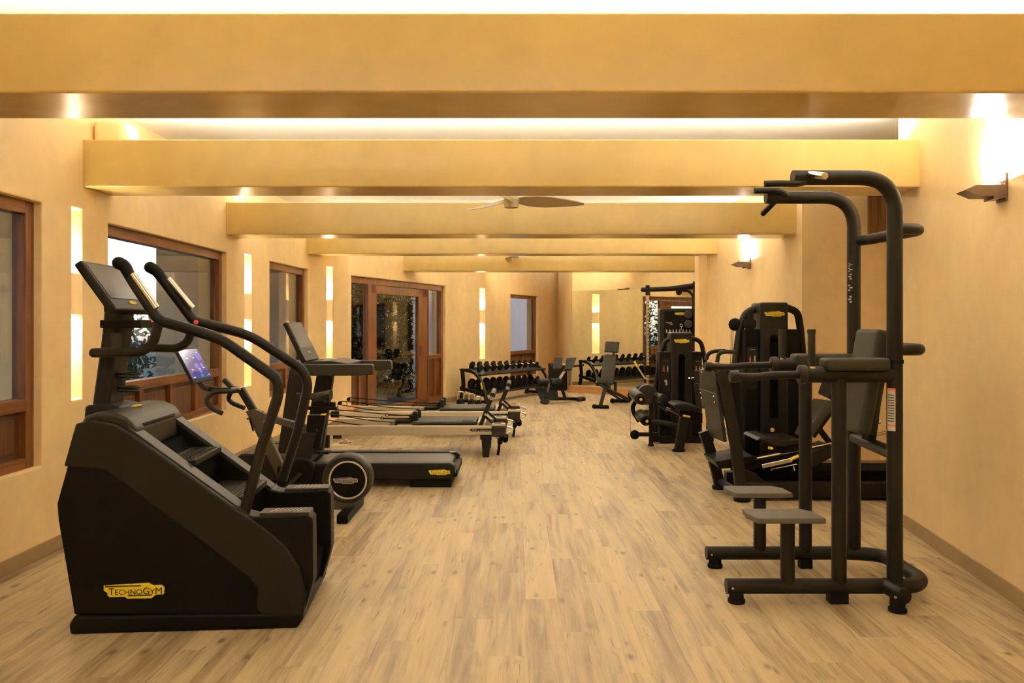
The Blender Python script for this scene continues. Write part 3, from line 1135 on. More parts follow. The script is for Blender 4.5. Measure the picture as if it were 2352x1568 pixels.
def tree(x, y, h, r, label, n=2600, base=0.35, sq=1.3):
    t = T('tree', label, 'tree', x, y, 0, -0.2, 'dark garden trees')
    tb = MB().tube([(0, 0, 0), (0.05, 0.03, h * 0.35), (0.0, -0.04, h * 0.62)], [0.11, 0.08, 0.03], 0.2, 8)
    t.part('trunk', tb, BARK)
    b = MB()
    rd = random.Random(int(x * 31 + y * 17))
    lob = [(V((rd.uniform(-1, 1) * r * 0.6, rd.uniform(-1, 1) * r * 0.6, h * (base + (1 - base) * rd.random() * 0.85))), r * rd.uniform(0.3, 0.55)) for _ in range(11)]
    lob.append((V((0, 0, h * 0.92)), r * 0.3))
    for _ in range(n):
        c, q = rd.choice(lob)
        d = V((rd.gauss(0, 1), rd.gauss(0, 1), rd.gauss(0, 1))).normalized() * q * (rd.random() ** 0.4)
        c = c + V((d.x, d.y, d.z * sq))
        u = V((rd.gauss(0, 1), rd.gauss(0, 1), rd.gauss(0, 1))).normalized()
        v = u.orthogonal().normalized()
        s = rd.uniform(0.05, 0.10)
        b.bm.faces.new([b.bm.verts.new(c + u * s), b.bm.verts.new(c + v * s * 0.5), b.bm.verts.new(c - u * s), b.bm.verts.new(c - v * s * 0.5)])
    f = t.part('foliage', b, TLEAF)
    f['kind'] = 'stuff'


tree(-9.3, 12.55, 2.5, 0.9, 'leafy garden tree reflected in the mirror through the door')
tree(-10.8, 10.4, 1.9, 1.3, 'lower garden tree beside the reflected tree')
hg = T('added_hedge', 'tall dark foliage added close behind the glass door to hide the sky', 'added_hedge', -3.7, 17.1, 0, -0.2)  # leaf mass added so no sky shows and the door glass reads dark
hg.part('stem', MB().tube([(-1.2, 0, 0), (-1.15, 0, 1.2)], 0.04, 0, 6).tube([(0, 0, 0), (0.05, 0, 1.2)], 0.04, 0, 6).tube([(1.2, 0, 0), (1.15, 0, 1.2)], 0.04, 0, 6), BARK)
hb_ = MB()
rd_ = random.Random(5)
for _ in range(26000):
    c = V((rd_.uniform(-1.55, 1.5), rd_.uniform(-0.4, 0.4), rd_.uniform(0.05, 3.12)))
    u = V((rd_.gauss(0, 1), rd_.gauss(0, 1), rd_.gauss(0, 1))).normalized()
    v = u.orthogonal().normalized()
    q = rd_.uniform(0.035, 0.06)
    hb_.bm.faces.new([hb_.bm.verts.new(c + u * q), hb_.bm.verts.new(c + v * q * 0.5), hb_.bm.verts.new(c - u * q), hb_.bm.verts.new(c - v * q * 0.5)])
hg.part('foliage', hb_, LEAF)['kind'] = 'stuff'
tree(-8.5, 16.6, 2.0, 1.6, 'broad dark tree below the bright sky in the wide window', 4000, 0.05)
tree(-12.5, 20.5, 2.4, 2.2, 'farther broad tree below the bright sky in the wide window', 4000, 0.05)


# ================================================================== stair climber
t = T('stair_climber', 'big black stair climber with tilted screen and tall handrails, nearest on the left', 'climbing machine', -1.62, 4.31, math.radians(4.4))
A = t.at
BN, BF, BI = -0.36, 0.36, 0.235
base = t.az([(163, 1456), (160, 1432), (172, 1413), (560, 1407), (690, 1405), (699, 1418), (682, 1441)], BN)
t.part('base', MB().prism([(a, max(0.0, z)) for a, z in base], BN - 0.015, BF + 0.015, 0.02, 3), BLACK2)
side = t.az([(170, 1412), (133, 1196), (130, 1157), (152, 1078), (177, 975), (215, 966), (266, 975), (307, 1000), (560, 1181), (585, 1187), (705, 1180), (718, 1192), (719, 1335), (708, 1376), (696, 1412)], BN)
cover = t.az([(149, 1070), (176, 972), (214, 964), (266, 973), (307, 998), (566, 1183), (605, 1208), (655, 1250), (690, 1302), (704, 1360), (697, 1416), (602, 1411), (590, 1396), (594, 1352), (574, 1325), (245, 1078)], BN)
for sgn in (1, -1):
    b0, b1 = (BN, -BI) if sgn == 1 else (BI, BF)
    t.part('side_panel', MB().prism(side, b0, b1, 0.012, 3), DEEP if False else BLACK2)
    c0, c1 = (BN - 0.014, -BI - 0.02) if sgn == 1 else (BI + 0.02, BF + 0.014)
    t.part('side_cover', MB().prism(cover, c0, c1, 0.012, 3), BLACK)
# foot rests on top of the front posts with white grip marks
pz = A(640, 1183, BN).z
fa0, fa1 = A(590, 1187, BN).x, A(716, 1180, BN).x
for (b0, b1) in ((BN + 0.004, -BI - 0.004), (BI + 0.004, BF - 0.004)):
    fr = t.part('foot_rest', MB().span(fa0 + 0.01, fa1 - 0.012, b0, b1, pz - 0.01, pz + 0.012, 0.006), GUN)
    for k in range(7):
        x = fa0 + 0.06 + k * 0.022
        t.part('grip_mark', MB().slab([(x, b0 + 0.02, pz + 0.0135), (x + 0.004, b0 + 0.02, pz + 0.0135), (x + 0.030, b1 - 0.02, pz + 0.0135), (x + 0.026, b1 - 0.02, pz + 0.0135)], 0.001), WHITEL, fr)
# hood over the back
hood = t.az([(179, 975), (188, 957), (216, 949), (262, 950), (290, 963), (308, 985), (312, 1040), (185, 1040)], BN)
t.part('hood', MB().prism(hood, -0.335, 0.335, 0.028, 4), GUN)
for b0, b1 in ((BN + 0.015, -BI), (BI, BF - 0.015)):
    rt = t.az([(290, 978), (306, 992), (561, 1176), (561, 1190), (306, 1008), (290, 1000)], BN)
    t.part('rail_top_sheen', MB().prism(rt, b0, b1, 0.006), GUN)  # lighter coat stands in for the sheen on the side panel tops
# inner well
well = t.az([(250, 1040), (330, 1040), (400, 1130), (560, 1260), (700, 1330), (690, 1400), (200, 1400)], BN)
t.part('inner_well', MB().prism(well, -BI, BI), DEEP)
f1, f2 = A(448, 1057, -BI), A(614, 1101, BI)
da, dz = f2.x - f1.x, f2.z - f1.z
for k in range(-1, 3):
    x, z = f1.x + da * k, f1.z + dz * k
    if z < 0.2 or x > fa1 - 0.03:
        break
    st = t.part('step', MB().span(x - 0.27, x, -BI + 0.004, BI - 0.004, z - 0.03, z, 0.004), BLACK)
    for j in range(6):
        t.part('tread_rib', MB().span(x - 0.03 - j * 0.018, x - 0.022 - j * 0.018, -BI + 0.02, BI - 0.02, z, z + 0.003), BLACK2, st)
    t.part('riser', MB().span(x - 0.03, x - 0.015, -BI + 0.004, BI - 0.004, z + dz, z - 0.03), DEEP)
# mast
ml = t.az([(229, 930), (251, 769), (254, 738), (256, 715), (292, 715), (290, 754), (270, 905), (268, 960), (228, 960)], 0.0)
t.part('mast', MB().prism(ml, -0.10, 0.10, 0.02, 3), BLACK)
mc = t.az([(220, 945), (222, 925), (262, 922), (300, 928), (300, 955), (220, 962)], 0.0)
t.part('mast_collar', MB().prism(mc, -0.14, 0.14, 0.02, 3), BLACK)
# screen: tilted slab with bezel, glass, shelf
tn, bn_ = A(185, 596, -0.27), A(268, 710, -0.27)
dirv = (bn_ - tn).normalized()
nor = V((-dirv.z, 0, dirv.x))
nor = nor if nor.x > 0 else -nor
L = (bn_ - tn).length
rot = Matrix((dirv, V((0, 1, 0)), dirv.cross(V((0, 1, 0))))).transposed()
ctr = (tn + bn_) / 2 - nor * 0.022 + V((0, 0.27, 0))
hs = t.part('screen_housing', MB().box(ctr, (L, 0.54, 0.044), rot, 0.012, 3), BLACK)
gc = tn + dirv * (L * 0.42) + nor * 0.001 + V((0, 0.27, 0))
t.part('display_glass', MB().box(gc, (L * 0.70, 0.49, 0.004), rot, 0.0015), SCREEN, hs)
badge(t, tn + dirv * (L * 0.80) + V((0, 0.225, 0)), (0, 1, 0), -dirv, 0.09, parent=hs)
t.part('screen_neck', MB().prism(t.az([(252, 690), (254, 712), (257, 736), (292, 736), (296, 706), (280, 698)], 0.0), -0.09, 0.09, 0.012), BLACK)
t.part('reading_tray', MB().tube([A(262, 744, 0), A(352, 744, 0)], 0.03, rect=(0.04, 0.34)), BLACK2)
t.part('warning_label', MB().box(A(268, 783, -0.104), (0.055, 0.002, 0.085)), GREYPAD)
# handrails
for sgn, pts, low, chrome in ((-1, [(273, 604), (286, 610), (304, 644), (364, 735), (396, 744), (505, 776), (638, 870), (640, 905), (600, 1030), (561, 1178)], [(366, 735), (352, 790), (325, 808), (216, 810)], [(302, 634), (357, 712)]),
                              (1, [(345, 614), (360, 622), (380, 650), (446, 738), (470, 742), (575, 770), (697, 850), (708, 885), (684, 990), (648, 1103)], [(445, 738), (432, 785), (408, 800), (330, 798)], [(384, 645), (440, 712)])):
    ks = [0.21, 0.21, 0.21, 0.22, 0.225, 0.24, 0.27, 0.275, 0.29, 0.305]
    P3 = [A(px, py, sgn * k) for (px, py), k in zip(pts, ks)]
    r = t.part('handrail', MB().tube(P3, 0.028, [0, 0.02, 0.02, 0.05, 0.05, 0.08, 0.10, 0.08, 0.02, 0], 12), BLACK)
    t.part('lower_handle', MB().tube([A(px, py, sgn * 0.215) for (px, py) in low], 0.024, 0.07, 12).ball(A(low[-1][0], low[-1][1], sgn * 0.215), 0.024), BLACK, r)
    t.part('grip_end', MB().tube(P3[:4][:3], [0.032, 0.030, 0.027], 0.02, 12).ball(P3[0], 0.032), RUBBER, r)
    c0, c1 = A(chrome[0][0], chrome[0][1], sgn * 0.21), A(chrome[1][0], chrome[1][1], sgn * 0.215)
    off = V((0.012, -0.016, 0.010))
    t.part('pulse_sensor', MB().tube([c0 + off, c1 + off], 0.017, 0, 10), CHROME, r)
t.part('stop_button', MB().cyl(A(450, 740, 0.20), A(450, 740, 0.19), 0.013, bev=0.003), REDB)
for py in (857, 889):
    c = A(296, py, -0.02)
    t.part('cup_ring', MB().ring(c, 0.052, 0.006).ring(c - V((0, 0, 0.018)), 0.050, 0.005), BLACK)
t.part('red_strap', MB().box(A(342, 737, 0.0), (0.05, 0.06, 0.01)), ORANGE)
# badges
u_ = V((1, 0, 0))
badge(t, A(239, 1340, BN - 0.001), u_, (0, 0, 1), A(378, 1340, BN).x - A(239, 1340, BN).x)
hb_ = A(318, 940, 0.0)
badge(t, V((hb_.x - 0.02, -0.06, A(262, 950, BN).z + 0.004)), (0, 1, 0), (-1, 0, 0.05), 0.11)

# ================================================================== exercise bike
t = T('exercise_bike', 'indoor bike with lit tablet and white-ringed wheel behind the stair climber', 'exercise bike', -1.75, 6.38)
A = t.at
wc = A(799, 1102, -0.085)
R = (858 - 742) / 2 / F * 6.3
# rear wheel housing
wh = t.part('wheel_housing', MB().lathe([(R * 0.90, -0.085), (R * 0.97, -0.07), (R, -0.03), (R, 0.05), (R * 0.95, 0.085)], (A(800, 1102, 0).x, 0, wc.z), (0, 1, 0), 48), GUN)
x0 = A(799, 1102, -0.087).x
ri = 44 / F * 6.3
t.part('white_ring', MB().lathe([(ri - 0.012, -0.0895), (ri, -0.0895), (ri, -0.080), (ri - 0.012, -0.080)], (x0, 0, wc.z), (0, 1, 0), 48, True), WHITEL, wh)
t.part('wheel_disc', MB().lathe([(0.001, -0.0875), (ri - 0.013, -0.0875), (ri - 0.013, -0.08)], (x0, 0, wc.z), (0, 1, 0), 48), BLACK2, wh)
bw = A(822, 1100, -0.09).x - A(765, 1100, -0.09).x
badge(t, A(765, 1096, -0.088), (1, 0, 0), (0, 0, 1), bw, SILVERB, INK, wh)
# body behind the wheel
body = t.az([(640, 1068), (700, 1062), (775, 1062), (800, 1045), (800, 1135), (730, 1128), (640, 1115)], 0.0)
t.part('drive_cover', MB().prism(body, -0.06, 0.06, 0.02, 3), BLACK2)
t.part('seat_tube', MB().prism(t.az([(687, 990), (731, 993), (709, 1066), (662, 1066)], 0.0), -0.045, 0.045, 0.012), BLACK)
t.part('seat_post', MB().prism(t.az([(708, 952), (750, 952), (736, 1028), (702, 1028)], 0.0), -0.032, 0.032, 0.01), BLACK2)
t.part('slider', MB().prism(t.az([(705, 932), (775, 934), (775, 941), (705, 940)], 0.0), -0.03, 0.03, 0.006).prism(t.az([(717, 921), (746, 921), (750, 934), (717, 934)], 0.0), -0.025, 0.025, 0.006).prism(t.az([(746, 923), (770, 923), (770, 934), (746, 934)], 0.0), -0.025, 0.025, 0.006), BLACK2)
sa = A(681, 904, 0)
sb = A(760, 900, 0)
sl = MB()
rings = []
for i in range(9):
    q = i / 8
    c = sa.lerp(sb, q)
    w = 0.022 + 0.055 * max(0, (q - 0.25) / 0.75) ** 1.2
    zz = c.z - 0.010 * math.sin(q * PI) * 1.5 + 0.01 * q
    rings.append([sl.bm.verts.new((c.x, s * w, zz + h)) for (s, h) in ((-0.8, -0.018 - 0.05 * q), (-1, -0.008 - 0.012 * q), (-0.55, 0.008), (0, 0.003), (0.55, 0.008), (1, -0.008 - 0.012 * q), (0.8, -0.018 - 0.05 * q), (0, -0.024 - 0.05 * q))])
for P_, Q_ in zip(rings, rings[1:]):
    for k in range(8):
        sl.bm.faces.new((P_[k], P_[(k + 1) % 8], Q_[(k + 1) % 8], Q_[k]))
sl.bm.faces.new(rings[0])
sl.bm.faces.new(rings[-1])
t.part('saddle', sl, BLKPAD, ang=60)
t.part('saddle_rail', MB().tube([A(690, 910, 0.02), A(705, 915, 0.02), A(735, 917, 0.02)], 0.004, 0.02, 6).tube([A(690, 910, -0.02), A(705, 915, -0.02), A(735, 917, -0.02)], 0.004, 0.02, 6), CHROME)
t.part('yellow_tag', MB().prism(t.az([(738, 950), (750, 949), (748, 953), (736, 953)], -0.034), -0.036, -0.033), YELGRIP)
# taupe frame
t.part('top_tube', MB().tube([A(588, 950, 0), A(645, 967, 0), A(727, 989, 0)], 0.03, 0.1, rect=(0.055, 0.05)).cyl(A(731, 986, -0.03), A(731, 986, 0.03), 0.018), TAUPE)
t.part('down_tube', MB().tube([A(583, 953, 0), A(612, 1010, 0), A(650, 1090, 0)], 0.03, 0.1, rect=(0.085, 0.055)), TAUPE)
t.part('head_gusset', MB().prism(t.az([(566, 944), (586, 938), (606, 946), (602, 958), (600, 985), (590, 985)], 0.0), -0.03, 0.03, 0.008), TAUPE)
t.part('head_post', MB().tube([A(553, 893, 0), A(584, 945, 0)], 0.03, rect=(0.055, 0.05)), BLACK)
t.part('brake_lever', MB().tube([A(568, 962, -0.03), A(573, 960, -0.04), A(582, 990, -0.04)], 0.007, 0.02, 6), BLACK2)
# handlebars
hbz = MB()
for sgn, o in ((-1, 0), (1, 1)):
    pass
near = [(482, 899), (474, 915), (477, 928), (490, 940), (511, 949)]
far = [(527, 903), (524, 915), (532, 925), (548, 932), (562, 937)]
t.part('handlebar', MB().tube([A(552, 896, 0), A(520, 899, -0.12), A(490, 899, -0.17)] + [A(px, py, -0.2) for px, py in near[1:]], 0.0185, 0.05, 10).tube([A(552, 896, 0), A(540, 897, 0.12), A(530, 900, 0.19)] + [A(px, py, 0.22) for px, py in far[1:]], 0.0185, 0.05, 10), BLACK)
t.part('aero_bar', MB().tube([A(548, 893, 0.04), A(535, 892, 0.04), A(515, 872, 0.06)], 0.02, 0.03, rect=(0.035, 0.04)).tube([A(552, 893, 0.0), A(500, 893, 0.0), A(468, 885, 0.0)], 0.02, 0.03, rect=(0.02, 0.05)).tube([A(480, 892, -0.02), A(466, 885, -0.02), A(455, 872, -0.02)], 0.016, 0.03, 8), BLACK)
t.part('stem_bracket', MB().box(A(545, 892, 0), (0.08, 0.06, 0.02), None, 0.004), CHROME)
# tablet
tn, bn_ = A(404, 801, -0.2), A(446, 879, -0.2)
dirv = (bn_ - tn).normalized()
nor = V((-dirv.z, 0, dirv.x))
nor = nor if nor.x > 0 else -nor
L = (bn_ - tn).length
rot = Matrix((dirv, V((0, 1, 0)), dirv.cross(V((0, 1, 0))))).transposed()
tb = t.part('tablet', MB().box((tn + bn_) / 2 - nor * 0.012 + V((0, 0.2, 0)), (L, 0.40, 0.022), rot, 0.005), BLACK2)
UIB = mat('screen_indigo', (0.02, 0.02, 0.05), 0.06, emit=(0.055, 0.050, 0.16), es=1.0, spec=0.7)
UIP = mat('screen_violet', (0.02, 0.02, 0.05), 0.06, emit=(0.16, 0.12, 0.52), es=1.0, spec=0.7)
UIT = mat('screen_teal', (0.02, 0.02, 0.05), 0.06, emit=(0.02, 0.25, 0.28), es=1.0, spec=0.7)
UIW = mat('screen_white', (0.02, 0.02, 0.05), 0.06, emit=(0.5, 0.5, 0.75), es=1.0, spec=0.7)
top0 = tn + nor * 0.0005 + V((0, 0.2, 0))
sc = t.part('display', MB().box(top0 + dirv * (L * 0.47), (L * 0.86, 0.375, 0.003), rot, 0.001), UIB, tb)


def ui(cu, cv, su, sv, m, nm):
    t.part(nm, MB().box(top0 + dirv * (L * cu) + V((0, cv * 0.375, 0)) + nor * 0.0022, (L * su, 0.375 * sv, 0.001), rot), m, tb)


for cu, cv, su, sv in ((0.28, 0.28, 0.20, 0.13), (0.28, 0.42, 0.20, 0.10), (0.54, 0.02, 0.13, 0.20), (0.70, 0.08, 0.12, 0.12), (0.54, 0.28, 0.12, 0.12)):
    ui(cu, cv, su, sv, UIP, 'screen_tile')
ui(0.83, 0.05, 0.07, 0.12, UIT, 'screen_button')
for cu, cv in ((0.30, -0.28), (0.30, 0.05), (0.15, 0.36), (0.64, -0.28), (0.63, 0.08), (0.62, 0.32), (0.86, -0.38), (0.83, 0.42)):
    ui(cu, cv, 0.022, 0.11, UIW, 'screen_text')
t.part('tablet_arm', MB().tube([A(452, 872, 0), A(470, 892, 0), A(500, 895, 0)], 0.02, 0.04, 10), BLACK)
# crank, pedals, feet
cr = A(693, 1085, -0.07)
t.part('crank_cover', MB().lathe([(0.10, -0.085), (0.115, -0.07), (0.115, -0.05)], (cr.x, 0, cr.z), (0, 1, 0), 32), BLACK2)
for sgn, dx, dz_ in ((-1, -0.12, -0.12), (1, 0.12, 0.12)):
    c = t.part('crank_arm', MB().tube([(cr.x, sgn * 0.095, cr.z), (cr.x + dx, sgn * 0.11, cr.z + dz_)], 0.012, rect=(0.03, 0.016)), GUN)
    t.part('pedal', MB().box((cr.x + dx, sgn * 0.17, cr.z + dz_), (0.09, 0.09, 0.02), None, 0.004), BLACK2, c)
fz = MB().tube([A(803, 1175, -0.33), A(803, 1175, 0.33)], 0.03, rect=(0.055, 0.085), ref=(1, 0, 0))
rf = A(800, 1196, -0.33)
t.part('rear_foot', MB().box((A(806, 1190, 0).x, 0, 0.035), (0.085, 0.66, 0.07), None, 0.012), BLACK2)
t.part('rear_link', MB().box((A(790, 1150, 0).x, 0, 0.085), (0.14, 0.16, 0.07), None, 0.012), TAUPE)
fx = A(640, 1110, 0).x - 0.12
t.part('front_foot', MB().box((fx, 0, 0.035), (0.085, 0.60, 0.07), None, 0.012), BLACK2)
t.part('front_strut', MB().tube([(fx, 0, 0.05), A(655, 1100, 0)], 0.03, rect=(0.07, 0.05)), TAUPE)

# ================================================================== treadmill
t = T('treadmill', 'black treadmill with upright screen and long armrests behind the bike', 'treadmill', -1.6, 7.79)
A = t.at
bn, bf = -0.40, 0.40
xr = A(1042, 1080, bn).x
xl = xr - 2.05
zt = A(1000, 1063, bn).z
dk = [(xl + 0.1, 0.075), (xr - 0.03, 0.075), (xr, 0.11), (xr + 0.012, zt - 0.03), (xr - 0.03, zt), (xl + 0.55, zt), (xl + 0.45, zt + 0.075), (xl + 0.1, zt + 0.085), (xl, zt), (xl, 0.12)]
for (b0, b1) in ((bn, bn + 0.13), (bf - 0.13, bf)):
    t.part('side_frame', MB().prism(dk, b0, b1, 0.014, 3), BLACK)
t.part('motor_hood', MB().prism([(xl + 0.02, 0.08), (xl + 0.5, 0.08), (xl + 0.52, zt - 0.02), (xl + 0.45, zt + 0.07), (xl + 0.1, zt + 0.08), (xl + 0.02, zt)], bn + 0.13, bf - 0.13, 0.01), BLACK)
t.part('running_belt', MB().prism([(xl + 0.5, 0.11), (xr - 0.06, 0.11), (xr - 0.025, 0.15), (xr - 0.035, zt - 0.035), (xr - 0.07, zt - 0.014), (xl + 0.5, zt - 0.014)], bn + 0.132, bf - 0.132, 0.0), GUN)
t.part('rear_roller_cover', MB().span(xr - 0.05, xr + 0.03, bn + 0.05, bf - 0.05, 0.09, zt - 0.07, 0.02, 3), BLACK2)
for (px0, px1) in ((940, 1036),):
    fa, fb_ = A(px0, 1118, bn).x, A(px1, 1118, bn).x
    t.part('rear_foot', MB().span(fa, fb_, bn + 0.03, bf - 0.03, 0.0, 0.08, 0.01), RUBBER)
t.part('front_foot', MB().span(xl + 0.15, xl + 0.4, bn + 0.03, bf - 0.03, 0.0, 0.08, 0.01), RUBBER)
badge(t, A(985, 1078, bn - 0.001), (1, 0, 0), (0, 0, 1), A(1034, 1080, bn).x - A(985, 1080, bn).x)
t.part('end_logo', MB().cyl((xr + 0.014, bn + 0.065, zt - 0.09), (xr + 0.017, bn + 0.065, zt - 0.09), 0.018), YELLOW)
t.part('white_mark', MB().span(xr - 0.09, xr - 0.03, bf - 0.16, bf - 0.13, zt - 0.005, zt + 0.001), WHITEL)
for b in (-0.37, 0.37):
    if b < 0:
        o = t.az([(640, 1040), (667, 850), (672, 838), (712, 838), (704, 900), (690, 1040)], b)
    else:
        o = t.az([(695, 1040), (729, 862), (732, 845), (768, 845), (766, 866), (742, 1040)], b)
    t.part('upright', MB().prism(o, b - 0.045, b + 0.045, 0.012, 3), BLACK)
for b, xp0, xp1, y0, y1 in ((-0.375, 690, 858, 836, 861), (0.375, 735, 900, 827, 849)):
    ar = t.az([(xp0, y0), (xp1 - 3, y0), (xp1, y0 + 3), (xp1 + 1, y1 - 1), (xp1 - 36, y1 + 1), (xp0 - 12, y1 + 1), (xp0 - 20, y0 + 14)], b)
    t.part('armrest', MB().prism(ar, b - 0.05, b + 0.05, 0.018, 3), GUN)
co = t.az([(690, 834), (712, 829), (760, 828), (800, 834), (800, 842), (690, 850)], -0.3)
t.part('console', MB().prism(co, -0.33, 0.33, 0.012, 3), BLACK)
for px in (745, 772):
    p = A(px, 829, 0.05)
    t.part('console_key', MB().box((p.x, -0.05, co[2][1] + 0.002), (0.05, 0.09, 0.012), None, 0.004), WHITEL)
tn, bn_ = A(659, 739, -0.25), A(703, 829, -0.25)
dirv = (bn_ - tn).normalized()
nor = V((-dirv.z, 0, dirv.x))
nor = nor if nor.x > 0 else -nor
L = (bn_ - tn).length
rot = Matrix((dirv, V((0, 1, 0)), dirv.cross(V((0, 1, 0))))).transposed()
hs = t.part('screen_housing', MB().box((tn + bn_) / 2 - nor * 0.022 + V((0, 0.25, 0)), (L, 0.52, 0.044), rot, 0.01, 3), BLACK)
t.part('display_glass', MB().box(tn + dirv * (L * 0.36) + nor * 0.001 + V((0, 0.25, 0)), (L * 0.64, 0.47, 0.004), rot, 0.001), SCREEN, hs)
badge(t, tn + dirv * (L * 0.76) + V((0, 0.20, 0)), (0, 1, 0), -dirv, 0.10, parent=hs)

# ================================================================== pilates reformers
def reformer(label, Yn, X0, X1, board, y_off=0):
    t = T('pilates_reformer', label, 'reformer', (X0 + X1) / 2, Yn + 0.35, 0, 0, 'pilates reformers')
    hl = (X1 - X0) / 2
    zt, zb = 0.356, 0.246
    for b in (-0.35, 0.35):
        bi = b - 0.03 if b < 0 else b + 0.03
        r = t.part('rail', MB().prism([(-hl, zb), (hl - 0.16, zb), (hl - 0.16, zt), (-hl, zt)], b - 0.025, b + 0.025, 0.014, 3), BEIGEAL)
        if b < 0:
            pa, pb_ = hl - 0.40, hl - 0.16
            pl_ = t.part('name_plate', MB().prism([(pa, zb + 0.045), (pb_, zb + 0.045), (pb_, zb + 0.078), (pa, zb + 0.078), (pa - 0.018, zb + 0.062)], b - 0.0285, b - 0.02), BLACK2, r)
            lettering(t, 'MV', V((pa + 0.035, b - 0.0285, zb + 0.0615)), (1, 0, 0), (0, 0, 1), 0.055, WHITEL, pl_)
            lettering(t, 'e reformer', V((pa + 0.15, b - 0.0285, zb + 0.0605)), (1, 0, 0), (0, 0, 1), 0.15, SILVERB, pl_)
        cap = t.part('end_cap', MB().span(hl - 0.17, hl - 0.01, b - 0.06, b + 0.06, zb - 0.015, zt + 0.005, 0.022, 3), GUN)
        t.part('cap_top', MB().span(hl - 0.165, hl - 0.012, b - 0.057, b + 0.057, zt - 0.004, zt + 0.026, 0.013, 3), BEIGEAL, cap)
        t.part('cap_inlay', MB().span(hl - 0.14, hl - 0.06, b - 0.04, b + 0.04, zt + 0.024, zt + 0.030, 0.002), BLACK2, cap)
        t.part('end_cap', MB().span(-hl - 0.01, -hl + 0.10, b - 0.04, b + 0.04, zb - 0.01, zt + 0.004, 0.012), BLACK2)
        t.part('leg', MB().span(hl - 0.30, hl - 0.17, b - 0.045, b + 0.045, 0.20, zb + 0.01, 0.006).prism([(hl - 0.27, 0.0), (hl - 0.20, 0.0), (hl - 0.185, 0.21), (hl - 0.285, 0.21)], b - 0.04, b + 0.04, 0.006), BLACK)
        t.part('leg', MB().span(-hl + 0.02, -hl + 0.13, b - 0.04, b + 0.04, 0.0, zb + 0.01, 0.006), BLACK)
        t.part('lift_handle', MB().tube([(hl - 0.02, b, zb + 0.02), (hl + 0.05, b, zb + 0.04), (hl + 0.075, b, zb + 0.075), (hl + 0.0, b, zt - 0.01)], 0.011, 0.03, 8), CHROME)
        # rope riser and pulley
        rp = t.part('rope_post', MB().cyl((-hl + 0.06, b * 0.8, zt - 0.05), (-hl + 0.06, b * 0.8, zt + 0.10), 0.012), CHROME)
        t.part('pulley', MB().cyl((-hl + 0.09, b * 0.8 - 0.012, zt + 0.10), (-hl + 0.09, b * 0.8 + 0.012, zt + 0.10), 0.026, bev=0.005), BLACK2, rp)
        t.part('rope', MB().tube([(-hl + 0.09, b * 0.8, zt + 0.125), (-hl + 0.8, b * 0.62, zt + 0.07), (hl - 1.13, b * 0.5, zt + 0.05)], 0.006, 0.3, 6).tube([(-hl + 0.09, b * 0.8, zt + 0.08), (-hl + 0.6, b * 0.7, zt - 0.01), (hl - 1.35, b * 0.6, zt - 0.035)], 0.006, 0.3, 6), BLACK2)
    t.part('end_beam', MB().span(-hl, -hl + 0.07, -0.35, 0.35, zb, zt - 0.01, 0.006), BEIGEAL)
    t.part('end_beam', MB().span(hl - 0.14, hl - 0.05, -0.35, 0.35, zb, zt - 0.03, 0.006), BLACK)
    t.part('wooden_end_board', MB().span(-hl + 0.03, -hl + 0.26, -0.30, 0.30, zt + 0.0, zt + 0.016, 0.004), PLINTH)
    # carriage
    ca0, ca1 = hl - 1.08, hl - 0.34
    t.part('carriage', MB().span(ca0, ca1, -0.29, 0.29, zt - 0.04, zt - 0.005, 0.006), BLACK)
    t.part('carriage_pad', MB().span(ca0, ca1 - 0.01, -0.29, 0.29, zt - 0.005, zt + 0.035, 0.014, 3), GREYPAD)
    t.part('pad_inlay', MB().span(ca1 - 0.18, ca1 - 0.04, -0.24, 0.10, zt + 0.034, zt + 0.040, 0.003), BLACK2)
    for b in (-0.15, 0.15):
        t.part('shoulder_rest', MB().box((ca0 + 0.02, b, zt + 0.075), (0.06, 0.13, 0.14), None, 0.028, 3).box((ca0 - 0.03, b, zt + 0.055), (0.04, 0.10, 0.10), None, 0.018, 3), BLKPAD)
        t.part('hand_strap', MB().tube([(ca0 - 0.02, b * 1.2, zt + 0.06), (ca0 - 0.15, b * 1.2, zt + 0.055), (ca0 - 0.34, b * 1.15, zt + 0.06)], 0.02, 0.05, rect=(0.012, 0.035)).ring((ca0 - 0.36, b * 1.15, zt + 0.06), 0.018, 0.004, (0, 1, 0), 14, 6), BLACK2)
    t.part('headrest', MB().span(ca0 - 0.22, ca0 - 0.03, -0.13, 0.13, zt - 0.01, zt + 0.035, 0.015, 3), BLKPAD)
    t.part('cross_bar', MB().span(ca0 - 0.3, ca0 - 0.24, -0.33, 0.33, zt - 0.06, zt - 0.03), BLACK)
    # footbar
    fa, fz_ = hl - 0.31, zt + 0.02
    ta, tz = hl - 0.16, zt + 0.34
    for b in (-0.30, 0.30):
        ar = t.part('footbar_arm', MB().tube([(fa, b, fz_ - 0.05), (ta, b, tz)], 0.02, rect=(0.045, 0.03)), BLACK)
        t.part('arm_knob', MB().cyl((ta - 0.012, b - 0.03, tz - 0.03), (ta - 0.012, b - 0.017, tz - 0.03), 0.027, bev=0.004).cyl((fa + 0.07, b - 0.026, fz_ + 0.1), (fa + 0.07, b - 0.017, fz_ + 0.1), 0.014), WHITEL, ar)
        t.part('footbar_brace', MB().tube([((fa + ta) / 2 - 0.03, b * 0.9, fz_ + 0.09), (ta + 0.02, b * 0.9, zt)], 0.014, rect=(0.028, 0.02)), BLACK)
    t.part('footbar', MB().cyl((ta, -0.33, tz), (ta, 0.33, tz), 0.032, bev=0.006), GUN)
    t.part('standing_platform', MB().span(ca1 + 0.005, ca1 + 0.10, -0.28, 0.28, zt - 0.03, zt + 0.03, 0.01, 3), BEIGEAL)
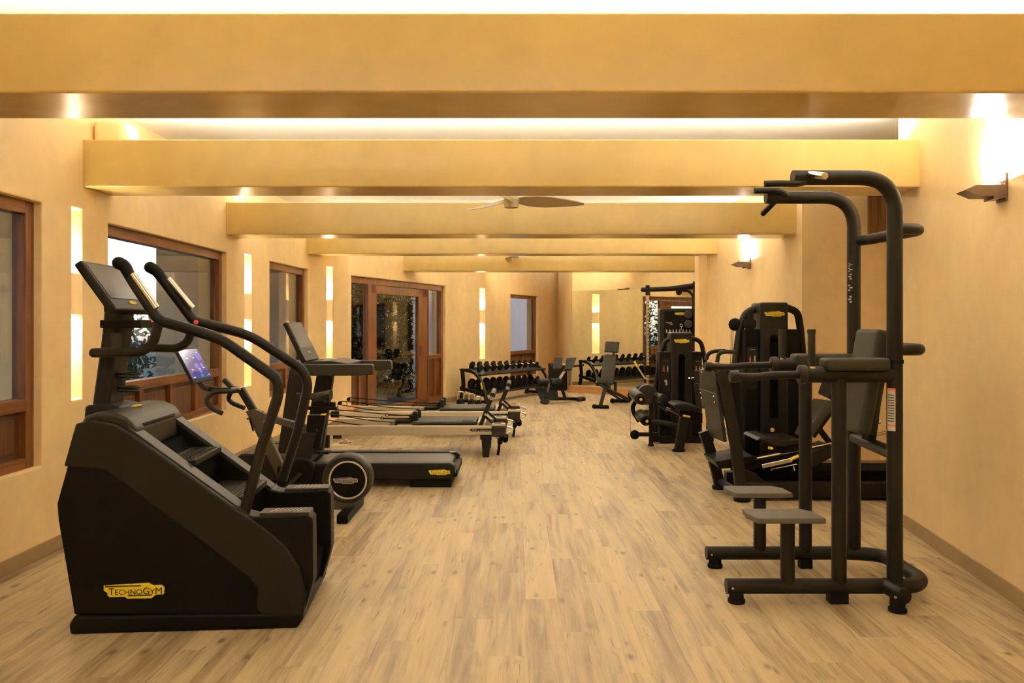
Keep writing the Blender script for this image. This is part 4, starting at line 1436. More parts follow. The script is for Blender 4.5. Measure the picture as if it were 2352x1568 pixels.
    # spring strap hanging from the end
    sp = t.part('strap', MB().tube([(hl - 0.09, -0.33, 0.20), (hl - 0.085, -0.345, 0.10), (hl - 0.10, -0.34, 0.02)], 0.02, 0.05, rect=(0.03, 0.02)), BLACK2)
    t.part('carabiner', MB().ring((hl - 0.10, -0.335, 0.215), 0.018, 0.004, (0, 1, 0), 14, 6), CHROME, sp)
    for b in (-0.12, 0.12):
        t.part('transport_wheel', MB().cyl((hl - 0.02, b - 0.02, 0.165), (hl - 0.02, b + 0.02, 0.165), 0.036, bev=0.006).cyl((hl - 0.08, b - 0.02, 0.135), (hl - 0.08, b + 0.02, 0.135), 0.03, bev=0.006), RUBBER)
    t.part('wheel_axle', MB().tube([(hl - 0.02, -0.14, 0.165), (hl - 0.02, 0.14, 0.165)], 0.010).span(hl - 0.10, hl - 0.02, -0.02, 0.02, 0.13, zb + 0.02), BLACK)
    return t


reformer('front pilates reformer with beige rails, nearer of two', 9.13, -2.40, -0.10, False)
reformer('rear pilates reformer with beige rails, farther of two, in front of the kettlebells', 10.62, -2.42, 0.07, True)
wd = T('floor_wedge', 'small beige wedge standing on the floor under the front reformer', 'wedge', (793 - CX) / F * 10.2, 10.2)
wd.part('wedge_body', MB().prism([(-0.05, 0.002), (0.05, 0.002), (0.02, 0.05), (0.0, 0.05)], -0.03, 0.03, 0.004), BEIGEAL)
wd.part('wedge_foot', MB().span(-0.07, 0.07, -0.04, 0.04, 0.0, 0.004), RUBBER)


# ================================================================== dumbbell rack and dumbbells
RA = math.radians(59.0)
rk = T('dumbbell_rack', 'black two-tier dumbbell rack along the far wall', 'rack', -0.17, 16.33, RA)
hl = 1.27
zu_f, zu_r, zl_f, zl_r = 0.545, 0.64, 0.19, 0.27
for x in (-hl + 0.02, hl - 0.02):
    rk.part('upright', MB().tube([(x, 0.26, 0.06), (x, 0.20, 0.30), (x, 0.24, 0.66)], 0.04, 0.15, rect=(0.055, 0.07), ref=(1, 0, 0)), BLACK)
    lg = rk.part('front_leg', MB().tube([(x, 0.20, 0.63), (x, 0.0, 0.63), (x, -0.20, 0.46), (x, -0.33, 0.03)], 0.035, 0.22, rect=(0.05, 0.075), ref=(1, 0, 0)), BLACK)
    rk.part('foot_bar', MB().span(x - 0.03, x + 0.03, -0.36, 0.30, 0.02, 0.075, 0.008).span(x - 0.035, x + 0.035, 0.24, 0.31, 0.0, 0.03, 0.004).span(x - 0.035, x + 0.035, -0.37, -0.30, 0.0, 0.03, 0.004), BLACK)
    rk.part('shelf_bracket', MB().tube([(x, 0.28, zl_r + 0.02), (x, -0.27, zl_f - 0.02)], 0.03, rect=(0.06, 0.035), ref=(1, 0, 0)), BLACK)
    for (b, z) in ((0.27, 0.645), (0.12, 0.60), (0.2, 0.27), (-0.1, 0.22)):
        rk.part('bolt', MB().cyl((x - 0.04, b, z), (x - 0.036, b, z), 0.012), CHROME)
    if x < 0:
        rk.part('yellow_logo', MB().box((x - 0.043, -0.235, 0.345), (0.004, 0.035, 0.13), Matrix.Rotation(math.radians(-15), 3, 'X'), 0.002), YELLOW, lg)
for (zf, zr) in ((zu_f, zu_r), (zl_f, zl_r)):
    th = math.atan2(zr - zf, 0.40)
    rk.part('shelf', MB().tube([(-hl, -0.17, zf), (hl, -0.17, zf)], 0.02, rect=(0.035, 0.05)).tube([(-hl, 0.20, zr), (hl, 0.20, zr)], 0.02, rect=(0.035, 0.05)).slab([(-hl, -0.19, zf - 0.012), (hl, -0.19, zf - 0.012), (hl, 0.22, zr - 0.012), (-hl, 0.22, zr - 0.012)], 0.008), BLACK)


def dumbbell_mesh(r, hd, hl_):
    h1 = MB().lathe([(r * 0.85, -hl_ - hd), (r, -hl_ - hd + 0.012), (r, -hl_ - 0.012), (r * 0.8, -hl_), (0.02, -hl_)], (0, 0, 0), (0, 1, 0), 20)
    h2 = MB().lathe([(0.02, hl_), (r * 0.8, hl_), (r, hl_ + 0.012), (r, hl_ + hd - 0.012), (r * 0.85, hl_ + hd)], (0, 0, 0), (0, 1, 0), 20)
    hn = MB().lathe([(0.015, -hl_ - 0.002), (0.017, -hl_ * 0.5), (0.018, 0), (0.017, hl_ * 0.5), (0.015, hl_ + 0.002)], (0, 0, 0), (0, 1, 0), 14)
    return h1.mesh('head', RUBBER), h2.mesh('head', RUBBER), hn.mesh('handle', CHROME)


ORD = ['nearest', 'second', 'third', 'fourth', 'fifth', 'sixth', 'seventh', 'eighth', 'ninth', 'farthest']
for tier, (zf, zr, r0, r1, nm) in enumerate(((zu_f, zu_r, 0.080, 0.058, 'upper'), (zl_f, zl_r, 0.098, 0.082, 'lower'))):
    th = math.atan2(zr - zf, 0.37)
    for k in range(10):
        r = r0 + (r1 - r0) * k / 9
        key = (tier, k // 3)
        rr = r
        a, b, c = dumbbell_mesh(rr, 0.055 + 0.02 * tier - 0.002 * k, 0.062)
        x = -hl + 0.16 + k * (2 * hl - 0.32) / 9
        lab = ('%s dumbbell from the kettlebell end on the %s tier of the rack' % (ORD[k], nm)) if 0 < k < 9 else ('dumbbell at the %s end of the %s rack tier' % ('kettlebell' if k == 0 else 'far', nm))
        mid = V((x, 0.015, (zf + zr) / 2 + 0.017 + rr / math.cos(th) * 1.0))
        wp = rk.M @ mid
        e = bpy.data.objects.new('dumbbell', None)
        COL.objects.link(e)
        e.empty_display_size = 0.05
        e.location = wp
        e.rotation_euler = (Matrix.Rotation(RA, 3, 'Z') @ Matrix.Rotation(th, 3, 'X')).to_euler()
        tag(e, lab, 'dumbbell', 'dumbbells on the rack')
        for me, n in ((a, 'head'), (b, 'head'), (c, 'handle')):
            o = bpy.data.objects.new(n, me)
            COL.objects.link(o)
            o.parent = e

# kettlebells
for (px, r, hh, lab) in ((1058, 0.078, 0.265, 'largest kettlebell with chrome handle, left of the dumbbell rack'), (1083, 0.070, 0.225, 'middle kettlebell with chrome handle in front of the rack'), (1099, 0.060, 0.175, 'smallest kettlebell with chrome handle against the rack leg')):
    Y = 14.78
    k = T('kettlebell', lab, 'kettlebell', (px - CX) / F * Y, Y, 0.15, 0, 'kettlebells beside the rack')
    k.part('bell', MB().lathe([(r * 0.55, 0.0), (r * 0.85, r * 0.25), (r, r * 0.85), (r * 0.88, r * 1.45), (r * 0.5, r * 1.85), (r * 0.2, r * 1.95)], (0, 0, 0), (0, 0, 1), 24), RUBBER)
    w = r * 0.72
    k.part('handle', MB().tube([(-w * 0.85, 0, r * 1.4), (-w * 1.05, 0, hh - 0.03), (-w * 0.7, 0, hh), (w * 0.7, 0, hh), (w * 1.05, 0, hh - 0.03), (w * 0.85, 0, r * 1.4)], 0.014, 0.03, 10), CHROME)
    k.part('weight_mark', MB().cyl((r * 0.45, -r * 0.86, r * 0.8), (r * 0.47, -r * 0.92, r * 0.8), r * 0.26), GUN)

# ================================================================== back extension bench
t = T('back_extension_bench', 'black back extension bench with paired pads left of the mirror', 'exercise bench', 0.95, 15.45)
A = t.at
t.part('base_tube', MB().tube([A(1252, 914, -0.25), A(1285, 915, 0.0), A(1336, 916, 0.42)], 0.035, rect=(0.06, 0.07)).cyl(A(1330, 916, 0.38), A(1342, 916, 0.46), 0.05, bev=0.01), BLACK)
t.part('rear_foot', MB().cyl(A(1328, 917, 0.18), A(1338, 916, 0.60), 0.036, bev=0.008), BLACK)
t.part('front_wheel', MB().cyl(A(1246, 922, -0.30), A(1246, 922, -0.22), 0.045, bev=0.008).cyl(A(1256, 921, -0.30), A(1256, 921, -0.22), 0.05, bev=0.01).box(A(1253, 927, -0.26) , (0.06, 0.08, 0.025)), BLACK)
t.part('foot_plate', MB().slab([A(1229, 889, -0.10), A(1242, 917, -0.30), A(1284, 918, -0.22), A(1279, 891, 0.02)], 0.02, 0.003), BLACK2)
t.part('plate_lip', MB().tube([A(1229, 889, -0.10), A(1250, 890, -0.04), A(1279, 891, 0.02)], 0.012), GUN)
for (px0, px1) in ((1237, 1259), (1264, 1289)):
    t.part('ankle_roller', MB().cyl(A(px0, 877, -0.06), A(px1, 878, 0.02), 0.075, bev=0.02), BLKPAD)
t.part('roller_axle', MB().cyl(A(1240, 877, -0.06), A(1287, 878, 0.02), 0.016), GUN)
t.part('roller_post', MB().tube([A(1256, 912, -0.15), A(1262, 876, -0.02)], 0.02, rect=(0.045, 0.035)), GUN)
t.part('main_post', MB().tube([A(1298, 914, 0.12), A(1286, 880, 0.06), A(1282, 868, 0.06)], 0.03, 0.05, rect=(0.06, 0.06)), BLACK)
t.part('sliding_tube', MB().tube([A(1286, 868, 0.06), A(1302, 843, 0.10)], 0.024, rect=(0.05, 0.045)), CHROME)
for pts in ([(1274, 821), (1293, 820), (1290, 846), (1271, 846)], [(1302, 821), (1325, 820), (1314, 848), (1297, 848)]):
    t.part('thigh_pad', MB().slab([A(*pts[0], 0.10), A(*pts[1], 0.14), A(*pts[2], -0.02), A(*pts[3], -0.06)], -0.09, 0.02), BLKPAD)
t.part('pad_bracket', MB().tube([A(1283, 842, 0.10), A(1312, 842, 0.14)], 0.018), BLACK)
t.part('grip', MB().tube([A(1316, 841, 0.14), A(1341, 838, 0.2)], 0.018), RUBBER)
t.part('adjust_knob', MB().cyl(A(1292, 837, 0.08), A(1299, 837, 0.08), 0.02), YELGRIP)

# dark case standing in the corner
bx_ = T('corner_case', 'tall dark case standing in the corner behind the back extension bench', 'case', 0.965, 18.42, math.radians(4))
bx_.part('case_body', MB().span(-0.20, 0.20, -0.16, 0.16, 0.02, 0.61, 0.012), BLACK2)
bx_.part('case_lid', MB().span(-0.205, 0.205, -0.165, 0.165, 0.55, 0.60, 0.006), BLACK)
bx_.part('case_foot', MB().span(-0.18, 0.18, -0.14, 0.14, 0.0, 0.025), RUBBER)

# ================================================================== adjustable bench
t = T('adjustable_bench', 'adjustable training bench with upright back and headrest in front of the mirror', 'exercise bench', 1.75, 14.85)
A = t.at
t.part('headrest', MB().slab([A(1392, 783, 0.22), A(1424, 784, 0.26), A(1421, 809, 0.20), A(1389, 807, 0.16)], -0.07, 0.02), GREYPAD)
t.part('headrest_stem', MB().tube([A(1410, 806, 0.24), A(1409, 818, 0.22)], 0.02), BLACK)
t.part('backrest', MB().slab([A(1389, 813, 0.18), A(1416, 813, 0.24), A(1408, 882, -0.05), A(1381, 876, -0.10)], -0.075, 0.02), GREYPAD)
t.part('back_plate', MB().tube([A(1412, 818, 0.33), A(1407, 880, 0.10)], 0.03, rect=(0.05, 0.12)), BLACK)
t.part('seat', MB().slab([A(1370, 868, -0.42), A(1394, 872, -0.38), A(1404, 884, -0.02), A(1383, 880, -0.06)], 0.07, 0.02), GREYPAD)
t.part('seat_plate', MB().tube([A(1381, 885, -0.40), A(1398, 893, 0.0)], 0.03, rect=(0.05, 0.10)), BLACK)
t.part('seat_lever', MB().tube([A(1374, 877, -0.35), A(1368, 876, -0.35)], 0.012), YELGRIP)
t.part('front_leg', MB().tube([A(1391, 890, -0.20), A(1386, 905, -0.36), A(1379, 932, -0.50)], 0.03, rect=(0.06, 0.055)), BLACK)
t.part('front_foot', MB().cyl(A(1364, 933, -0.52), A(1395, 935, -0.48), 0.034, bev=0.01).ball(A(1365, 933, -0.52), 0.042).ball(A(1394, 935, -0.48), 0.042), RUBBER)
t.part('spine', MB().tube([A(1390, 893, -0.25), A(1420, 905, 0.20), A(1443, 918, 0.52)], 0.035, 0.1, rect=(0.06, 0.06)), BLACK)
t.part('support_arm', MB().tube([A(1392, 896, -0.2), A(1425, 917, 0.35)], 0.02, rect=(0.045, 0.04)), BLACK)
t.part('back_support', MB().tube([A(1413, 876, 0.15), A(1413, 901, 0.15)], 0.025, rect=(0.055, 0.05)), GUN)
t.part('rear_foot', MB().cyl(A(1406, 920, 0.42), A(1446, 920, 0.62), 0.036, bev=0.01).ball(A(1407, 920, 0.42), 0.05), RUBBER)

# ================================================================== cable machine
t = T('cable_machine', 'black cable machine with perforated steel column beyond the right pier', 'cable machine', 2.75, 13.55)
A = t.at
pc = A(1487.5, 680, -0.12)
co = t.part('steel_column', MB().tube([(pc.x, -0.12, 0.05), (pc.x, -0.12, A(1487, 672, -0.12).z)], 0.024, rect=(0.05, 0.05)), CHROME)
zt = A(1487, 672, -0.12).z
for k in range(24):
    z = 0.5 + k * (zt - 0.6) / 24
    t.part('column_hole', MB().cyl((pc.x + 0.004, -0.1465, z), (pc.x + 0.004, -0.144, z), 0.010, seg=10), BLACK2, co)
t.part('column_cap', MB().tube([A(1487.5, 678, -0.12), A(1487.5, 655, -0.12)], 0.036, 0, 14), BLACK)
t.part('top_arm', MB().tube([A(1478, 665, -0.12), A(1540, 663, -0.10), A(1592, 657, -0.05)], [0.040, 0.042, 0.055], 0.1, 10).ball(A(1477, 665, -0.12), 0.040), BLACK)
t.part('top_curve', MB().tube([A(1566, 667, -0.08), A(1584, 669, -0.06), A(1592, 680, -0.05), A(1592, 720, -0.05)], 0.022, 0.08, 10), BLACK)
t.part('rear_post', MB().tube([A(1595, 646, -0.05), (A(1595, 646, -0.05).x, -0.05, 0.02)], 0.03, rect=(0.05, 0.05)), BLACK)
t.part('arm_pulley', MB().cyl(A(1559.5, 671, -0.13), A(1559.5, 671, -0.07), 0.05, bev=0.008).span(A(1553, 668, -0.1).x, A(1566, 668, -0.1).x, -0.12, -0.08, A(1559, 671, -0.1).z, A(1559, 662, -0.1).z), BLACK2)
s0, s1 = A(1516, 708, 0.0), A(1600, 708, 0.0)
sh = t.part('stack_cover', MB().span(s0.x, s1.x + 0.10, 0.0, 0.28, 0.06, s0.z, 0.05, 3), BLACK)
t.part('front_panel', MB().span(s0.x + 0.07, s1.x + 0.06, -0.006, 0.02, 0.12, s0.z - 0.04, 0.012), BLACK2, sh)
badge(t, A(1550, 717, -0.008), (1, 0, 0), (0, 0, 1), A(1574, 717, 0).x - A(1550, 717, 0).x, parent=sh)
for k in range(8):
    p = A(1531 + k * 7.6, 761, -0.01)
    t.part('weight_pictogram', MB().box(p, (0.022, 0.002, 0.035)).ball(p + V((0, 0, 0.026)), 0.009, (1, 0.2, 1), 8), SILVERB, sh)
for k in range(3):
    p = A(1536 + k * 3, 740 + k * 2.4, -0.008)
    t.part('print_line', MB().box(p, (0.11 - 0.03 * k, 0.002, 0.007)), SILVERB, sh)
for py in (722, 744):
    t.part('pulley', MB().cyl(A(1581, py, -0.12), A(1581, py, -0.07), 0.068, bev=0.01), GUN)
t.part('hook', MB().ring(A(1565, 747, -0.05), 0.022, 0.006, (0, 1, 0), 14, 6).cyl(A(1565, 750, -0.05), A(1565, 757, -0.05), 0.008), CHROME)
t.part('pulley_bracket', MB().tube([A(1592, 722, -0.05), A(1581, 722, -0.05)], 0.014).tube([A(1592, 744, -0.05), A(1581, 744, -0.05)], 0.014), BLACK)
t.part('base_bar', MB().span(pc.x - 0.05, s1.x + 0.1, -0.17, -0.05, 0.0, 0.08, 0.01), BLACK)
t.part('side_lever', MB().tube([A(1458, 833, -0.2), A(1464, 842, -0.2), A(1481, 868, -0.15), (pc.x, -0.12, A(1484, 872, -0.12).z)], 0.013, 0.02, 8), CHROME)
t.part('lever_grip', MB().tube([A(1457, 829, -0.2), A(1463, 841, -0.2)], 0.018, 0, 10), YELGRIP)
t.part('carriage_slide', MB().box((pc.x, -0.12, A(1487, 850, -0.12).z), (0.09, 0.09, 0.16), None, 0.01), BLACK2)
t.part('cable', MB().tube([(pc.x + 0.04, -0.12, zt), (pc.x + 0.04, -0.12, 1.0)], 0.004, 0, 6), BLACK2)


# ------------------------------------------------------------------ weight tower shared by two machines
def weight_tower(t, b, cx0, cx1, ytop, lx0, rx1, yside, slot, arch_l, arch_r, ybot, depth=0.30, bw=0.6, arch_r_px=0.03):
    """selectorised stack: shroud, side covers, slot, tubular arch. pixel columns at local depth b"""
    A = t.at
    x0, x1, zt = A(cx0, ytop, b).x, A(cx1, ytop, b).x, A(cx0, ytop, b).z
    sh = t.part('stack_shroud', MB().span(x0, x1, b, b + depth, 0.05, zt, 0.025, 4), BLACK)
    s0, s1 = A(slot[0], slot[2], b), A(slot[1], slot[3], b)
    t.part('pin_slot', MB().span(s0.x, s1.x, b - 0.004, b + 0.02, s1.z, s0.z, 0.003).cyl(((s0.x + s1.x) / 2, b - 0.004, s0.z), ((s0.x + s1.x) / 2, b + 0.02, s0.z), (s1.x - s0.x) / 2), DEEP, sh)
    zs = A(lx0, yside, b).z
    l0, r1 = A(lx0, yside, b).x, A(rx1, yside, b).x
    lc = t.part('side_cover', MB().span(l0, x0 - 0.004, b + 0.03, b + depth - 0.02, 0.05, zs, 0.012), BLACK2)
    rc = t.part('side_cover', MB().span(x1 + 0.004, r1, b + 0.03, b + depth - 0.02, 0.05, zs, 0.012), BLACK2)
    for ar in (arch_l, arch_r):
        pts = [A(px, py, b + depth * 0.55) for (px, py) in ar]
        pts.append(V((pts[-1].x, pts[-1].y, 0.03)))
        t.part('arch_tube', MB().tube(pts, arch_r_px, 0.09, 12), BLACK)
    w = x1 - x0
    badge(t, V((x0 + w * 0.5 - w * bw / 2, b - 0.001, zt - 0.085)), (1, 0, 0), (0, 0, 1), w * bw, parent=sh)
    t.part('stack_foot', MB().span(l0, r1, b + 0.02, b + depth, 0.0, 0.06, 0.008), BLACK2)
    return sh, lc, rc, b


FIGR = mat('muscle_red', (0.55, 0.07, 0.04), 0.5)


def placard(t, c, w, h, title, parent, figs=True, n=1):
    """instruction card on a side cover: c = centre of the card on the front surface"""
    o = t.part('instruction_card', MB().box(V(c), (w, 0.003, h), None, 0.001), BLACK, parent)
    f = V(c) + V((0, -0.002, 0))
    lettering(t, title, f + V((0, 0, h * 0.44)), (1, 0, 0), (0, 0, 1), w * 0.55, WHITEL, o)
    for (dx, m) in ((-0.22, FIGR), (0.22, SILVERB)):
        b = MB()
        z = h * 0.22
        b.box(f + V((w * dx, 0, z)), (w * 0.13, 0.002, h * 0.07), None)
        b.box(f + V((w * (dx - 0.05), 0, z - h * 0.07)), (w * 0.055, 0.002, h * 0.07))
        b.box(f + V((w * (dx + 0.05), 0, z - h * 0.07)), (w * 0.055, 0.002, h * 0.07))
        b.ball(f + V((w * dx, 0, z + h * 0.06)), w * 0.06, (1, 0.1, 1), 8)
        t.part('muscle_figure', b, m, o)
    b = MB().ball(f + V((0.0, 0, -h * 0.17)), w * 0.17, (1, 0.05, 1), 10).box(f + V((w * 0.08, 0, -h * 0.24)), (w * 0.2, 0.002, h * 0.1))
    t.part('pose_figure', b, WHITEL, o)
    t.part('code_square', MB().box(f + V((w * 0.2, 0, -h * 0.44)), (w * 0.2, 0.002, w * 0.16)), GUN, o)


# ================================================================== leg extension
t = T('leg_extension_machine', 'black leg extension machine with yellow-capped rollers in mid room', 'weight machine', 2.0, 9.95)
A = t.at
sh, lc, rc, tb_ = weight_tower(t, 0.22, 1541, 1591, 763, 1516, 1614, 808, (1558, 1573, 820, 945), [(1548, 775), (1527, 782), (1518, 812), (1505, 890)], [(1586, 775), (1610, 783), (1617, 815), (1627, 890)], 1017, 0.28, 0.70, 0.029)
lx = A(1529, 860, 0.25)
placard(t, V((lx.x, 0.248, A(1529, 862, 0.25).z)), 0.11, 0.42, 'LEG EXTENSION', lc)
rx = A(1603, 862, 0.25)
placard(t, V((rx.x, 0.248, rx.z)), 0.10, 0.40, 'LEG CURL', rc)
# lever disc and rollers on the left
dc = A(1487, 906, -0.05)
rd = 23.5 / F * 9.9
t.part('cam_disc', MB().lathe([(rd * 0.93, -0.055), (rd, -0.04), (rd, 0.0), (rd * 0.9, 0.03)], (dc.x, 0, dc.z), (0, 1, 0), 40).lathe([(rd * 0.96, 0.05), (rd * 1.05, 0.07), (rd * 1.0, 0.11)], (dc.x - 0.03, 0, dc.z - 0.01), (0, 1, 0), 40), GUN)
for (px, py, ex, ey) in ((1457, 903, 1472, 917), (1470, 951, 1486, 967)):
    p0, p1 = A(px, py, -0.05), A(ex, ey, -0.40)
    dv = (p1 - p0).normalized()
    r = t.part('roller_pad', MB().cyl(p0, p1 - dv * 0.03, 0.068, seg=24, bev=0.014), BLKPAD)
    t.part('roller_hub', MB().cyl(p1 - dv * 0.03, p1, 0.045, seg=20, bev=0.006), BLACK2, r)
    t.part('hub_cap', MB().cyl(p1, p1 + dv * 0.006, 0.017, seg=16), YELGRIP, r)
t.part('lever_arm', MB().tube([A(1470, 905, 0.0), A(1452, 935, 0.0), A(1456, 950, 0.0), A(1468, 968, 0.0)], 0.025, 0.05, rect=(0.05, 0.04)).tube([A(1452, 900, 0.0), A(1444, 905, 0.02), A(1448, 920, 0.02)], 0.02, 0.03, 8), BLACK)
t.part('post', MB().tube([A(1495, 912, 0.0), (A(1495, 912, 0.0).x, 0.0, 0.02)], 0.03, rect=(0.05, 0.055)).cyl((A(1495, 900, 0).x, 0, 0), (A(1495, 900, 0).x, 0, 0.025), 0.038), BLACK)
t.part('link_tube', MB().tube([A(1497, 968, 0.0), A(1525, 971, -0.05), A(1560, 978, -0.18)], 0.033, 0.05, 12), BLACK)
t.part('low_arm', MB().tube([A(1462, 997, 0.0), A(1512, 997, 0.0)], 0.025, rect=(0.05, 0.04)), BLACK)
t.part('low_pulley', MB().cyl(A(1458, 998, -0.04), A(1458, 998, 0.02), 0.058, seg=24, bev=0.01).cyl(A(1458, 998, -0.045), A(1458, 998, -0.04), 0.01), BLACK2)
t.part('cable', MB().tube([A(1447, 945, 0.0), A(1448, 998, 0.0)], 0.004, 0, 6), CHROME)
t.part('knee_pad', MB().cyl(A(1503, 910, 0.05), A(1524, 917, -0.30), 0.06, seg=20, bev=0.02), BLKPAD)
t.part('pad_arm', MB().tube([A(1500, 915, 0.03), A(1522, 935, -0.15), A(1534, 944, -0.2)], 0.02, rect=(0.04, 0.035)), BLACK)
se = t.az([(1546, 931), (1552, 926), (1570, 925), (1596, 931), (1612, 937), (1612, 946), (1570, 943), (1556, 939)], -0.45)
t.part('seat', MB().prism(se, -0.48, -0.08, 0.018, 3), BLKPAD)
t.part('seat_frame', MB().prism(t.az([(1562, 940), (1614, 948), (1614, 972), (1600, 975), (1580, 962), (1560, 955)], -0.4), -0.40, -0.14, 0.008), BLACK2)
t.part('backrest', MB().slab([A(1606, 850, -0.45), A(1612, 938, -0.45), A(1625, 938, -0.1), A(1622, 850, -0.1)], 0.07, 0.015), BLKPAD)
t.part('slide_rail', MB().tube([A(1530, 937, -0.42), A(1562, 951, -0.42)], 0.016, rect=(0.03, 0.03)), CHROME)
t.part('yellow_lever', MB().tube([A(1569, 954, -0.45), A(1585, 957, -0.45)], 0.013, 0, 10), YELGRIP)
lg0, lg1 = A(1571, 958, -0.42), A(1559, 1039, -0.42)
t.part('front_leg', MB().tube([lg0, V((lg1.x, lg1.y, 0.02))], [0.05, 0.058], 0, rect=(0.105, 0.07)), BLACK)
t.part('foot_pad', MB().cyl((lg1.x, lg1.y, 0), (lg1.x, lg1.y, 0.022), 0.075, seg=20), RUBBER)
t.part('base_tube', MB().tube([(lg1.x, -0.40, 0.14), (lg1.x + 0.12, 0.10, 0.12), (lg1.x + 0.12, 0.3, 0.10)], 0.03, 0.1, rect=(0.07, 0.06)).span(A(1500, 1010, 0.2).x, A(1640, 1010, 0.2).x, 0.2, 0.28, 0.02, 0.09, 0.008), BLACK)
t.part('side_handle', MB().tube([A(1594, 868, -0.3), A(1586, 870, -0.3), A(1583, 868, -0.32)], 0.011, 0.02, 8), CHROME)
t.part('seat_handle', MB().cyl(A(1600, 880, -0.46), A(1602, 895, -0.46), 0.03, bev=0.01), BLKPAD)

# ================================================================== leg press
t = T('leg_press_machine', 'large black leg press machine with tall weight tower behind the dip frame', 'weight machine', 2.35, 7.2)
A = t.at
sh, lc, rc, tb_ = weight_tower(t, 0.46, 1747, 1811, 694, 1713, 1841, 756, (1768, 1787, 778, 960), [(1750, 706), (1712, 716), (1698, 760), (1686, 860)], [(1806, 706), (1832, 716), (1838, 752), (1848, 860)], 1085, 0.32, 0.72, 0.036)
lx = A(1728, 845, 0.49)
placard(t, V((lx.x, 0.487, lx.z)), 0.10, 0.40, 'LEG PRESS', lc)
t.part('pulley', MB().cyl(A(1688, 745, 0.62), A(1688, 745, 0.68), 0.062, bev=0.01).cyl(A(1722, 744, 0.52), A(1722, 744, 0.58), 0.062, bev=0.01), BLACK2)
t.part('pulley_plate', MB().tube([A(1724, 712, 0.55), A(1724, 745, 0.55)], 0.03, rect=(0.05, 0.03)).tube([A(1690, 745, 0.65), A(1722, 744, 0.58)], 0.014), BLACK)
t.part('cable', MB().tube([A(1680, 748, 0.65), A(1677, 850, 0.65)], 0.004, 0, 6).tube([A(1684, 750, 0.65), A(1681, 850, 0.65)], 0.004, 0, 6), CHROME)
t.part('selector_pin', MB().cyl(A(1774, 987, 0.46), A(1774, 987, 0.43), 0.02, bev=0.004), YELGRIP)
# foot plate frame (b: near side -0.35, far side 0.16)
bn, bf = -0.35, 0.16
plate = [A(1607, 850, bf), A(1626, 1000, bf), A(1662, 1015, bn), A(1640, 850, bn)]
t.part('foot_plate', MB().slab(plate, 0.03, 0.005), BLACK)
t.part('plate_shroud', MB().prism(t.az([(1650, 846), (1672, 850), (1700, 858), (1708, 1010), (1690, 1012), (1664, 870)], bn), bn, bn + 0.03, 0.008).prism(t.az([(1650, 846), (1672, 850), (1700, 858), (1708, 1010), (1690, 1012), (1664, 870)], bn), bf + 0.1, bf + 0.13, 0.008), BLACK2)
t.part('top_cap', MB().slab([A(1607, 849, bf), A(1640, 849, bn), A(1700, 858, bn), A(1690, 838, bf), A(1640, 832, bf)], 0.03, 0.006), GUN)
for b, pts in ((bn, [(1650, 852), (1664, 880), (1688, 1010), (1704, 1140)]), (bf, [(1616, 990), (1640, 1060), (1653, 1115)])):
    P3 = [A(px, py, b) for (px, py) in pts]
    P3[-1].z = 0.03
    t.part('front_leg', MB().tube(P3, 0.05, 0.08, rect=(0.095, 0.06)), BLACK)
    t.part('foot_pad', MB().cyl((P3[-1].x, b, 0), (P3[-1].x, b, 0.028), 0.068, seg=20, bev=0.004), RUBBER)
ft0, ft1 = A(1653, 1110, bf), A(1700, 1135, bn)
t.part('foot_link', MB().cyl((ft0.x, bf, 0.07), (ft1.x, bn, 0.07), 0.03), BLACK)
for (b, d) in ((bn + 0.05, 0), (bf - 0.05, 1)):
    if d == 0:
        pts = [(1647, 832), (1650, 812), (1664, 807), (1690, 808)]
    else:
        pts = [(1622, 826), (1626, 812), (1640, 806), (1666, 805)]
    t.part('plate_handle', MB().tube([A(px, py, b) for px, py in pts], 0.018, 0.05, 10), BLACK)
for (px, py) in ((1610, 902), (1640, 910), (1612, 914), (1642, 924), (1612, 854), (1626, 856)):
    q = (px - 1607) / 40.0
    t.part('bolt', MB().ball(A(px, py, bf + (bn - bf) * min(1, max(0, q)) - 0.005), 0.010, (1, 1, 1), 8), CHROME)
t.part('seam_line', MB().tube([A(1606, 893, bf - 0.01), A(1643, 904, bn - 0.005)], 0.004, 0, 6), GUN)
# lower platform hinge
t.part('hinge_shelf', MB().prism(t.az([(1640, 1058), (1700, 1048), (1728, 1046), (1740, 1052), (1690, 1072), (1650, 1075)], bn + 0.1), bn + 0.06, bf, 0.01), BLACK2)
t.part('gusset', MB().prism(t.az([(1705, 1075), (1740, 1090), (1765, 1112), (1705, 1112)], bn), bn + 0.02, bn + 0.05, 0.004), BLACK)
# base
x0, x1 = A(1704, 1125, bn).x, A(2064, 1125, bn).x
t.part('base_rail', MB().span(x0, x1 + 0.25, bn - 0.02, bn + 0.09, 0.03, 0.155, 0.01), BLACK)
t.part('base_rail', MB().span(x0, x1 + 0.25, bf - 0.02, bf + 0.09, 0.03, 0.155, 0.01), BLACK)
t.part('base_cover', MB().span(x0 + 0.2, x1 + 0.25, bn + 0.09, bf - 0.02, 0.05, 0.24, 0.008), DEEP)
t.part('base_foot', MB().span(x1 - 0.1, x1 + 0.2, bn, bf + 0.08, 0.0, 0.035), RUBBER)
